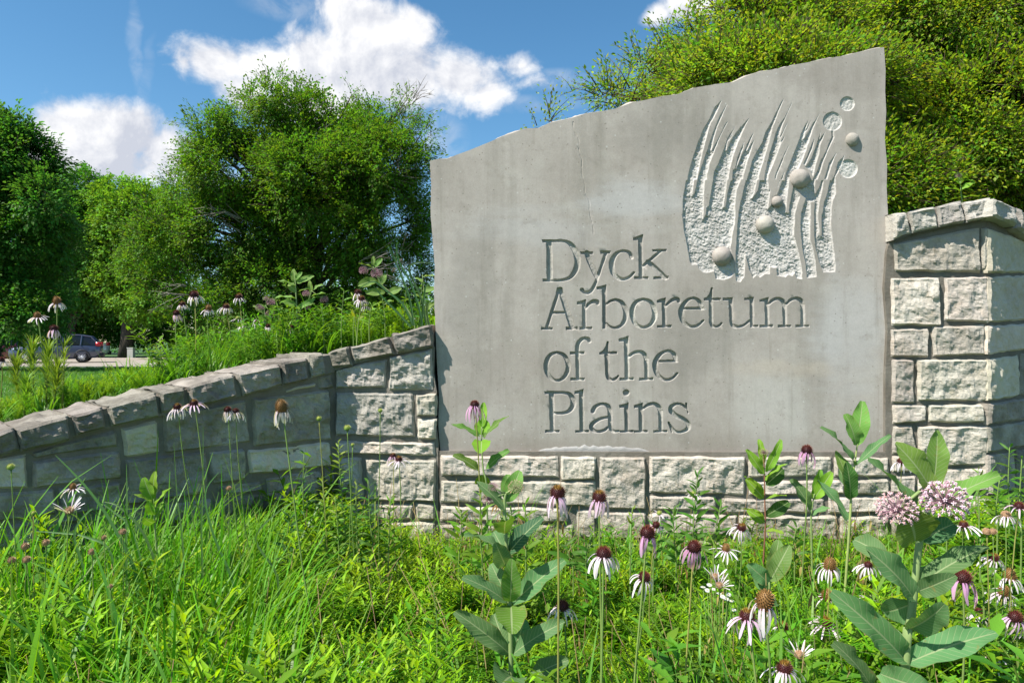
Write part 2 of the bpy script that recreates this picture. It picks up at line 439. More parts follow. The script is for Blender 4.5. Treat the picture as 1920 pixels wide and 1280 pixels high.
def slab_material():
    m, t, out = new_mat('sawn_slab_stone')
    g = t.new('ShaderNodeNewGeometry'); pos = g.outputs['Position']
    sx = t.new('ShaderNodeSeparateXYZ'); t.link(pos, sx.inputs[0])
    n1 = t.noise(pos, 1.7, 5, 0.55, 0.3); n2 = t.noise(pos, 5.0, 6, 0.6)
    st = t.new('ShaderNodeVectorMath', operation='MULTIPLY'); t.link(pos, st.inputs[0]); st.inputs[1].default_value = (9, 1, 0.7)
    n3 = t.noise(st.outputs[0], 1.0, 5, 0.6)         # rain streaks
    hz = t.new('ShaderNodeVectorMath', operation='MULTIPLY'); t.link(pos, hz.inputs[0]); hz.inputs[1].default_value = (1.2, 1, 7)
    n5 = t.noise(hz.outputs[0], 1.0, 5, 0.6)          # bedding
    n4 = t.noise(pos, 420.0, 3, 0.7)
    col = t.mix(t.smooth(n1, 0.32, 0.68), (0.335, 0.298, 0.260, 1), (0.410, 0.371, 0.331, 1))
    col = t.mix(t.math('MULTIPLY', t.smooth(n3, 0.48, 0.70), 0.5), col, (0.255, 0.233, 0.198, 1))
    col = t.mix(t.math('MULTIPLY', t.smooth(n2, 0.50, 0.72), 0.45), col, (0.45, 0.42, 0.37, 1))
    def spot(cx, cz, rx, rz, amt, c, seed):
        nonlocal col
        dx = t.math('MULTIPLY', t.math('SUBTRACT', sx.outputs[0], cx), 1 / rx); dz = t.math('MULTIPLY', t.math('SUBTRACT', sx.outputs[2], cz), 1 / rz)
        q = t.math('ADD', t.math('MULTIPLY', dx, dx), t.math('MULTIPLY', dz, dz))
        q = t.math('ADD', q, t.math('MULTIPLY', t.math('SUBTRACT', n2 if seed else n5, 0.5), 4.2))
        col = t.mix(t.math('MULTIPLY', t.smooth(q, -0.2, 1.5, 1, 0), amt), col, c)
    px = lambda x: (x - 960) / F * 3.62
    pz = lambda y: CAMZ + (640 - y) / F * 3.62
    pale = (0.455, 0.44, 0.425, 1)
    spot(px(1190), pz(385), .30, .16, .7, pale, 0)
    spot(px(1000), pz(430), .40, .12, .45, pale, 0)
    spot(px(1440), pz(770), .22, .26, .55, (0.47, 0.45, 0.41, 1), 1)
    spot(px(1585), pz(640), .22, .30, .6, pale, 0)
    spot(px(1560), pz(590), .05, .35, .35, pale, 1)
    spot(px(1460), pz(690), .30, .05, .5, (0.45, 0.385, 0.31, 1), 1)
    spot(px(980), pz(790), .5, .10, .3, (0.47, 0.445, 0.40, 1), 1)
    dk = (0.235, 0.218, 0.19, 1)
    spot(px(1300), pz(640), .25, .22, .45, dk, 1)
    spot(px(1260), pz(230), .35, .20, .4, dk, 1)
    spot(px(1560), pz(150), .3, .12, .45, (0.26, 0.23, 0.20, 1), 1)
    spot(px(890), pz(560), .14, .5, .45, dk, 1)
    spot(px(1390), pz(560), .4, .07, .3, dk, 0)
    zb = t.math('ADD', t.math('SUBTRACT', sx.outputs[2], pz(847)), t.math('MULTIPLY', t.math('SUBTRACT', n3, .5), .30))
    col = t.mix(t.math('MULTIPLY', t.smooth(zb, -.02, .16, 1, 0), .38), col, (0.22, 0.185, 0.145, 1))
    s2 = t.new('ShaderNodeVectorMath', operation='MULTIPLY'); t.link(pos, s2.inputs[0]); s2.inputs[1].default_value = (26, 1, 1.6)
    col = t.mix(t.math('MULTIPLY', t.smooth(t.noise(s2.outputs[0], 1.0, 6, 0.65), 0.54, 0.70), .30), col, (0.23, 0.205, 0.17, 1))
    col = t.mix(t.math('MULTIPLY', t.smooth(t.noise(pos, 13.0, 6, 0.7), 0.54, 0.70), .35), col, (0.24, 0.215, 0.18, 1))
    pit = t.new('ShaderNodeTexVoronoi', feature='F1'); pit.inputs['Scale'].default_value = 48.0; t.link(pos, pit.inputs['Vector'])
    pw = t.new('ShaderNodeTexWhiteNoise'); t.link(pit.outputs['Position'], pw.inputs['Vector'])
    pm = t.math('MULTIPLY', t.smooth(pit.outputs['Distance'], .10, .22, 1, 0), t.math('GREATER_THAN', pw.outputs['Value'], .80))
    col = t.mix(t.math('MULTIPLY', pm, .6), col, (0.15, 0.13, 0.105, 1))
    spk = t.new('ShaderNodeTexVoronoi', feature='F1'); spk.inputs['Scale'].default_value = 21.0; t.link(pos, spk.inputs['Vector'])
    wn = t.new('ShaderNodeTexWhiteNoise'); t.link(spk.outputs['Position'], wn.inputs['Vector'])
    sp = t.math('MULTIPLY', t.smooth(spk.outputs['Distance'], 0.04, 0.12, 1, 0), t.math('GREATER_THAN', wn.outputs['Value'], 0.55))
    col = t.mix(t.math('MULTIPLY', sp, 0.6), col, (0.55, 0.54, 0.51, 1))
    hs = t.new('ShaderNodeHueSaturation'); t.link(col, hs.inputs['Color'])
    t.link(t.math('ADD', 0.40, t.math('ADD', t.math('MULTIPLY', n4, 0.40), t.math('ADD', t.math('MULTIPLY', t.noise(pos, 120.0, 5, 0.8), 0.50), t.math('MULTIPLY', t.noise(pos, 34.0, 5, 0.7), 0.30)))), hs.inputs['Value'])
    p = t.new('ShaderNodeBsdfPrincipled'); t.link(hs.outputs[0], p.inputs['Base Color'])
    p.inputs['Roughness'].default_value = 0.88; p.inputs['Specular IOR Level'].default_value = 0.2
    bp = t.new('ShaderNodeBump'); bp.inputs['Strength'].default_value = 0.22; bp.inputs['Distance'].default_value = 0.003
    t.link(t.math('ADD', n4, t.math('MULTIPLY', n2, 1.0)), bp.inputs['Height']); t.link(bp.outputs[0], p.inputs['Normal'])
    t.link(p.outputs[0], out.inputs['Surface'])
    return m


M_SLAB = slab_material()
M_LEAF = foliage('leaf_green', 0.50, 0.5, 0.3)
M_TREE = foliage('tree_leaf', 0.55, 0.5, 0.25, var=0.2)
M_MILK = foliage('milkweed_leaf', 0.36, 0.62, 0.2, veins=True, var=0.14)
M_GRASS = foliage('grass_blade', 0.48, 0.42, 0.35, var=0.15)
M_STEM = plain('stem', (0.2, 0.3, 0.08), 0.6, 0.3, attr=True)
M_BARK = rocky('bark', (0.055, 0.044, 0.035), (0.085, 0.07, 0.056), (0.11, 0.10, 0.085), 0.3, 0.9, 60.0)
M_TWIG = rocky('dead_twig', (0.20, 0.175, 0.15), (0.27, 0.24, 0.21), (0.3, 0.28, 0.25), 0.3, 0.5, 60.0)
M_PETAL = foliage('petal', 0.30, 0.55, 0.2, var=0.06)
M_CONE = plain('flower_cone', (0.2, 0.05, 0.03), 0.55, 0.35, attr=True, nscale=60)
M_BUD = plain('umbel_floret', (0.5, 0.35, 0.35), 0.6, 0.3, attr=True)


# ------------------------------------------------------------------ walls: planes and stones
class Plane:
    def __init__(s, O, ang):
        s.O = Vector(O); a = math.radians(ang)
        s.U = Vector((math.cos(a), math.sin(a), 0)); s.N = Vector((math.sin(a), -math.cos(a), 0))
    def uz(s, px, py, off=0.02):
        r = Vector(((px - 960) / F, 1.0, (640 - py) / F)); c = Vector((0, 0, CAMZ))
        t = (s.O + s.N * off - c).dot(s.N) / r.dot(s.N)
        p = c + r * t
        return ((p - s.O).dot(s.U), p.z)
    def pt(s, u, z, off=0.0):
        p = s.O + s.U * u + s.N * off
        return Vector((p.x, p.y, z))


WY = 3.58
W_LEFT = Plane((-0.931, WY, 0), 44.2)
W_MID = Plane((-0.931, WY, 0), 0)
W_SIDE = Plane((2.503, WY, 0), 36)


def stone_mesh(plane, quad, mats, origin, seed, bulge=0.020, back=0.07, off0=0.0, cell=0.0095, rough=1.0, px=True, top=0):
    """a rock-faced stone: the four corners of its face (photo pixels on the wall plane, or u, z), pitched edges, broken face"""
    q = [plane.uz(x, y, off0 + 0.015) for x, y in quad] if px else quad
    TL, TR, BR, BL = [np.array(p, float) for p in q]
    w = (np.linalg.norm(TR - TL) + np.linalg.norm(BR - BL)) / 2; h = (np.linalg.norm(BL - TL) + np.linalg.norm(BR - TR)) / 2
    nu = int(min(46, max(6, w / cell))); nv = int(min(30, max(5, h / cell)))
    S = [(0.0, 1)] + [(i / nu, 0) for i in range(nu + 1)] + [(1.0, 1)]
    if top:
        T = [(0.0, k / top) for k in range(top, 0, -1)] + [(j / nv, 0) for j in range(nv + 1)] + [(1.0, 1)]
    else:
        T = [(0.0, 1)] + [(j / nv, 0) for j in range(nv + 1)] + [(1.0, 1)]
    sv = Vector((seed * 3.17, seed * 1.71, seed * 0.37))
    tilt_u = random.uniform(-.3, .3); tilt_v = random.uniform(-.3, .3)
    V = []
    for t, tb in T:
        for s_, sb in S:
            p = (TL * (1 - s_) + TR * s_) * (1 - t) + (BL * (1 - s_) + BR * s_) * t
            u, z = p
            P3 = Vector((u, z, 0)) + sv
            e = min(s_ * w, (1 - s_) * w, t * h, (1 - t) * h)
            ed = max(0.0, 1 - e / 0.03)
            k = noise.noise(P3 * 14); k2 = noise.noise(P3 * 14 + Vector((7, 3, 1))); k3 = noise.noise(P3 * 45)
            u += 0.007 * k * ed + 0.003 * k3 * ed; z += 0.007 * k2 * ed
            if tb or sb:
                o = off0 - back * max(tb, sb)
                if top and t == 0 and tb:
                    o = off0 + 0.006 - back * tb
                    z += 0.016 * noise.noise(Vector((u, o, 3)) * 11 + sv) + 0.007 * noise.noise(Vector((u, o, 3)) * 34) - 0.006 * tb
            else:
                prof = bulge * (min(1.0, e / 0.009) ** 0.6) * (1 + tilt_u * (s_ - .5) * 2 + tilt_v * (t - .5) * 2)
                f1 = noise.noise(P3 * 9); f2 = noise.noise(P3 * 24); f3 = noise.noise(P3 * 60)
                vd = noise.voronoi(P3 * 13 + Vector((0, 0, seed)))[0][0]
                rg = 0.007 * f1 + 0.0070 * f2 + 0.0060 * f3 + 0.020 * (0.3 - vd) + 0.014 * (math.floor(noise.noise(P3 * 10 + Vector((3, 0, 0))) * 5 + f2) / 5) + 0.006 * noise.ridged_multi_fractal(P3 * 16, 0.9, 2.1, 3, 1.0, 2.0) - 0.006
                o = off0 + 0.004 + max(0.0, prof + rough * rg * min(1.0, 0.25 + e / 0.02))
            V.append(plane.pt(u, z, o))
    nc = len(S); Fc = []
    for j in range(len(T) - 1):
        for i in range(nc - 1):
            bi = i == 0 or i == nc - 2
            bj = T[j][1] > 0 or T[j + 1][1] > 0
            if bi and bj: continue
            a = j * nc + i
            Fc.append((a, a + nc, a + nc + 1, a + 1))
    mb = MB(); mb.add(V, Fc)
    return mb.mesh('stone', mats, smooth=False, origin=origin)


def prism(mb, plane, poly, f, b, col=(1, 1, 1)):
    """a straight-sided block: polygon (u, z) on the plane between offsets f (front) and b (back)"""
    n = len(poly)
    V = [plane.pt(u, z, f) for u, z in poly] + [plane.pt(u, z, b) for u, z in poly]
    tri = geometry.tessellate_polygon([[Vector((u, z, 0)) for u, z in poly]])
    Fc = []
    for a, b_, c in tri:
        nrm = (V[b_] - V[a]).cross(V[c] - V[a])
        if nrm.dot(plane.N) < 0: b_, c = c, b_
        Fc += [(a, b_, c), (a + n, c + n, b_ + n)]
    area = sum(poly[i][0] * poly[(i + 1) % n][1] - poly[(i + 1) % n][0] * poly[i][1] for i in range(n))
    for i in range(n):
        j = (i + 1) % n
        Fc.append((i, i + n, j + n, j) if area > 0 else (i, j, j + n, i + n))
    mb.add(V, Fc, col)


seed_n = [0]


def lay(root, plane, quads, mat, name='stone', **kw):
    for q in quads:
        seed_n[0] += 1
        qq = [(q[i], q[i + 1]) for i in range(0, 8, 2)]
        put(name, stone_mesh(plane, qq, mat, root.location, seed_n[0], **kw), root)


# left wing wall with a sloping coping
wl = tag(empty('stone_wall', (-1.45, 3.06, 0)), 'grey limestone garden wall with sloping coping running in from the left to the sign', 'wall')
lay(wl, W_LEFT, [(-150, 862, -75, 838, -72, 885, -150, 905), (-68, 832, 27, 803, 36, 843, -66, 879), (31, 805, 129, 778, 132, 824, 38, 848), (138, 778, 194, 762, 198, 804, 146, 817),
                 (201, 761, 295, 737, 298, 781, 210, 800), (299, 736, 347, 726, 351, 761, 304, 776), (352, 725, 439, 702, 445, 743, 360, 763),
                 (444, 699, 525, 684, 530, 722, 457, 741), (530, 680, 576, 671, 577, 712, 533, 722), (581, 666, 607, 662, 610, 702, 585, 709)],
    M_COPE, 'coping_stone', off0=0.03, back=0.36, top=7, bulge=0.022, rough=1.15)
lay(wl, W_MID, [(614, 661, 652, 649, 661, 686, 622, 689), (656, 651, 728, 631, 740, 664, 664, 679), (732, 627, 808, 609, 811, 650, 744, 662)],
    M_COPE, 'coping_stone', off0=0.03, back=0.36, top=7, bulge=0.022)
GREY = [(60, 847, 219, 806, 221, 838, 62, 857), (61, 865, 225, 845, 227, 897, 64, 916), (-70, 931, 103, 917, 107, 963, -70, 990), (111, 917, 225, 902, 229, 957, 113, 966),
        (306, 777, 462, 748, 470, 829, 309, 850), (473, 747, 617, 731, 622, 823, 477, 836), (599, 706, 625, 701, 626, 728, 600, 730),
        (235, 862, 387, 846, 393, 924, 240, 947), (392, 848, 460, 841, 463, 898, 398, 909), (500, 896, 603, 882, 606, 959, 504, 968), (409, 912, 491, 902, 493, 920, 415, 931),
        (-70, 1000, 80, 972, 82, 1030, -70, 1060), (88, 973, 228, 963, 232, 1020, 90, 1030), (237, 955, 397, 934, 402, 1010, 242, 1020), (404, 938, 494, 926, 500, 1002, 409, 1008),
        (506, 975, 607, 965, 610, 1024, 510, 1036), (611, 879, 626, 876, 627, 958, 613, 961), (612, 965, 626, 962, 627, 1020, 614, 1023),
        (-70, 1072, 120, 1038, 124, 1090, -70, 1130), (130, 1036, 300, 1024, 304, 1074, 134, 1088), (308, 1022, 470, 1010, 474, 1058, 312, 1070), (480, 1046, 624, 1030, 626, 1075, 484, 1100)]
PALE = [(229, 803, 295, 788, 301, 848, 233, 858), (-70, 866, 48, 851, 51, 914, -70, 922), (537, 731, 594, 716, 593, 724, 538, 735), (466, 845, 620, 828, 623, 873, 469, 889)]
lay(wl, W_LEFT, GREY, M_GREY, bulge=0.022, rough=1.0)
lay(wl, W_LEFT, PALE, M_PALE, bulge=0.022, rough=1.0)
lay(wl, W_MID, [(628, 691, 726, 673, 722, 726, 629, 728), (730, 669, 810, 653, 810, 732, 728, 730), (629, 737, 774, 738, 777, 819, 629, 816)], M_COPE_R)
lay(wl, W_MID, [(780, 739, 818, 738, 818, 780, 780, 779), (783, 786, 818, 785, 818, 823, 783, 823), (631, 827, 815, 830, 816, 855, 631, 850),
                (684, 861, 817, 863, 816, 941, 687, 938), (632, 858, 678, 859, 681, 938, 633, 936), (640, 945, 774, 947, 772, 973, 642, 974), (779, 946, 816, 947, 816, 974, 779, 973),
                (632, 979, 700, 980, 700, 1010, 632, 1010), (706, 980, 815, 980, 815, 1012, 706, 1011), (632, 1017, 760, 1018, 760, 1060, 632, 1060), (766, 1018, 816, 1018, 816, 1060, 766, 1060)], M_LIME)
core = MB()
def pxpoly(plane, pts, off): return [plane.uz(x, y, off) for x, y in pts]
top = pxpoly(W_LEFT, [(-160, 902), (36, 845), (145, 815), (207, 801), (303, 778), (445, 742), (530, 722), (627, 695)], 0)
prism(core, W_LEFT, [(-2.35, -0.2), (-2.35, top[0][1] - .1)] + top[0:] + [(0.02, -0.2)], 0.005, -0.33)
top = pxpoly(W_MID, [(627, 694), (664, 682), (743, 664), (815, 650), (813, 700), (819, 735), (817, 790), (822, 830), (822, 862)], 0)
prism(core, W_MID, [(0.0, -0.2)] + top + [(top[-1][0], -0.2)], 0.001, -0.33)
tp = [(-150, 866), (27, 807), (129, 782), (201, 765), (348, 730), (444, 703), (530, 684), (607, 667), (626, 664)]
bt = [(627, 697), (530, 724), (445, 744), (303, 779), (207, 802), (145, 817), (36, 846), (-150, 906)]
prism(core, W_LEFT, pxpoly(W_LEFT, tp + bt, .02), 0.022, -0.31)
prism(core, W_MID, pxpoly(W_MID, [(627, 664), (652, 653), (731, 632), (808, 613), (812, 625), (812, 651), (743, 664), (664, 682), (627, 695)], .02), 0.0235, -0.31)
core.obj('mortar', M_MORT, wl, smooth=False)

# plinth below the slab
pl = tag(empty('stone_plinth', (0.75, 3.6, 0)), 'low plinth of pale rock faced limestone carrying the engraved sign slab', 'plinth')
lay(pl, W_MID, [(826, 854, 1047, 856, 1048, 895, 826, 891), (1053, 857, 1118, 857, 1116, 898, 1053, 901), (1125, 857, 1211, 857, 1211, 955, 1124, 952),
                (826, 900, 1118, 904, 1115, 949, 826, 941), (825, 949, 1063, 952, 1064, 978, 825, 977), (1081, 958, 1118, 957, 1118, 1008, 1082, 1008), (1124, 961, 1211, 961, 1211, 1009, 1124, 1009),
                (825, 984, 950, 985, 950, 1015, 825, 1015), (956, 985, 1075, 985, 1075, 1016, 956, 1016), (825, 1022, 1040, 1022, 1040, 1065, 825, 1065), (1046, 1022, 1230, 1018, 1230, 1065, 1046, 1065),
                (1219, 856, 1398, 857, 1397, 928, 1219, 923), (1405, 857, 1560, 857, 1560, 893, 1405, 895), (1566, 858, 1668, 858, 1668, 893, 1566, 893),
                (1405, 903, 1583, 901, 1584, 926, 1406, 928), (1220, 930, 1343, 932, 1343, 957, 1219, 957), (1355, 935, 1548, 934, 1548, 961, 1355, 962),
                (1590, 901, 1668, 899, 1668, 925, 1590, 927), (1555, 933, 1668, 932, 1668, 960, 1555, 962), (1218, 964, 1382, 966, 1383, 1004, 1218, 1000),
                (1388, 967, 1570, 968, 1570, 1014, 1388, 1010), (1577, 968, 1668, 967, 1668, 1012, 1577, 1013), (1236, 1012, 1420, 1018, 1420, 1065, 1236, 1060), (1426, 1021, 1668, 1020, 1668, 1065, 1426, 1065)], M_LIME, bulge=0.018, rough=.70)
core = MB()
tp = pxpoly(W_MID, [(824, 845), (1000, 846), (1200, 847), (1420, 847), (1668, 847)], 0)
prism(core, W_MID, [(tp[0][0], -0.2)] + tp + [(tp[-1][0], -0.2)], 0.0, -0.33)
core.obj('mortar', M_MORT, pl, smooth=False)

# right wall with its arched coping
wr = tag(empty('stone_pier', (2.1, 3.62, 0)), 'pale limestone wall with arched coping standing right of the sign slab', 'wall')
lay(wr, W_MID, [(1675, 401, 1700, 397, 1709, 436, 1676, 450), (1704, 396, 1754, 388, 1759, 426, 1713, 436), (1759, 387, 1804, 376, 1809, 416, 1764, 425), (1809, 379, 1860, 371, 1859, 406, 1813, 416)],
    M_COPE_R, 'coping_stone', off0=0.045, back=0.4, top=6, bulge=0.02)
lay(wr, W_SIDE, [(1868, 372, 1906, 388, 1906, 424, 1866, 404), (1911, 391, 1955, 417, 1955, 462, 1911, 428)], M_COPE_R, 'coping_stone', off0=0.045, back=0.4, top=5, bulge=0.015)
lay(wr, W_MID, [(1678, 457, 1838, 426, 1839, 511, 1680, 508), (1843, 427, 1853, 427, 1853, 508, 1843, 506), (1673, 521, 1763, 521, 1764, 611, 1673, 609), (1773, 520, 1852, 518, 1853, 604, 1773, 601),
                (1672, 617, 1742, 616, 1741, 669, 1672, 668), (1751, 612, 1847, 610, 1847, 665, 1752, 668), (1675, 674, 1714, 674, 1716, 756, 1675, 756), (1721, 674, 1854, 673, 1853, 751, 1723, 752),
                (1676, 760, 1738, 759, 1739, 790, 1676, 795), (1743, 759, 1845, 758, 1846, 792, 1742, 792), (1850, 757, 1855, 757, 1855, 797, 1850, 797), (1675, 800, 1712, 799, 1719, 848, 1675, 851),
                (1723, 799, 1853, 799, 1852, 872, 1724, 875), (1675, 857, 1718, 856, 1718, 885, 1675, 885), (1724, 882, 1852, 879, 1852, 920, 1724, 922), (1675, 892, 1718, 892, 1718, 925, 1675, 925),
                (1675, 932, 1770, 930, 1770, 970, 1675, 970), (1776, 929, 1852, 927, 1852, 970, 1776, 970), (1675, 976, 1740, 976, 1740, 1020, 1675, 1020), (1746, 976, 1852, 976, 1852, 1025, 1746, 1022)], M_LIME, bulge=0.018, rough=.70)
lay(wr, W_SIDE, [(1857, 428, 1925, 452, 1928, 511, 1857, 512), (1857, 519, 1932, 515, 1932, 599, 1857, 605), (1857, 612, 1932, 606, 1932, 654, 1857, 664), (1857, 673, 1912, 666, 1912, 742, 1857, 752)], M_PALE, bulge=0.014, rough=0.6)
lay(wr, W_SIDE, [(1917, 664, 1990, 655, 1990, 732, 1917, 741),
                 (1857, 757, 1932, 745, 1932, 784, 1857, 796), (1857, 802, 1932, 789, 1932, 834, 1857, 848), (1857, 855, 1905, 846, 1905, 920, 1857, 928), (1910, 845, 1990, 832, 1990, 905, 1910, 918), (1857, 936, 1932, 926, 1932, 985, 1857, 1000)], M_GREY, bulge=0.014, rough=0.6)
core = MB()
tp = pxpoly(W_MID, [(1660, 700), (1664, 620), (1658, 540), (1663, 470), (1668, 452), (1676, 452), (1713, 438), (1764, 427), (1813, 418), (1855, 408)], 0)
prism(core, W_MID, [(tp[0][0], -0.2)] + tp + [(tp[-1][0], -0.2)], 0.001, -0.33)
tp = pxpoly(W_SIDE, [(1855, 406), (1906, 428), (1960, 470)], 0)
prism(core, W_SIDE, [(0, -0.2)] + tp + [(3.2, 1.4), (3.2, -0.2)], 0.0, -0.33)
prism(core, W_MID, pxpoly(W_MID, [(1676, 405), (1704, 400), (1759, 391), (1809, 381), (1862, 375), (1862, 408), (1813, 418), (1764, 427), (1713, 438), (1678, 451)], .04), 0.036, -0.33)
prism(core, W_SIDE, pxpoly(W_SIDE, [(1862, 374), (1908, 392), (1960, 424), (1960, 466), (1906, 427), (1862, 407)], .04), 0.034, -0.33)
core.obj('mortar', M_MORT, wr, smooth=False)

# ------------------------------------------------------------------ the engraved slab
SY = 3.600
MPP = SY / F                      # metres per photo pixel on the slab face


def vnoise(x, y, seed):
    r = np.random.default_rng(seed); G = r.random((256, 256)).astype(np.float32)
    xi = np.floor(x).astype(int); yi = np.floor(y).astype(int); fx = x - xi; fy = y - yi
    fx = fx * fx * (3 - 2 * fx); fy = fy * fy * (3 - 2 * fy)
    g = lambda a, b: G[a & 255, b & 255]
    return (g(xi, yi) * (1 - fx) + g(xi + 1, yi) * fx) * (1 - fy) + (g(xi, yi + 1) * (1 - fx) + g(xi + 1, yi + 1) * fx) * fy - 0.5


def Z(ox, oy, s, pts):
    return [(ox + p[0] * s, oy + p[1] * s) + tuple(p[2:]) for p in pts]


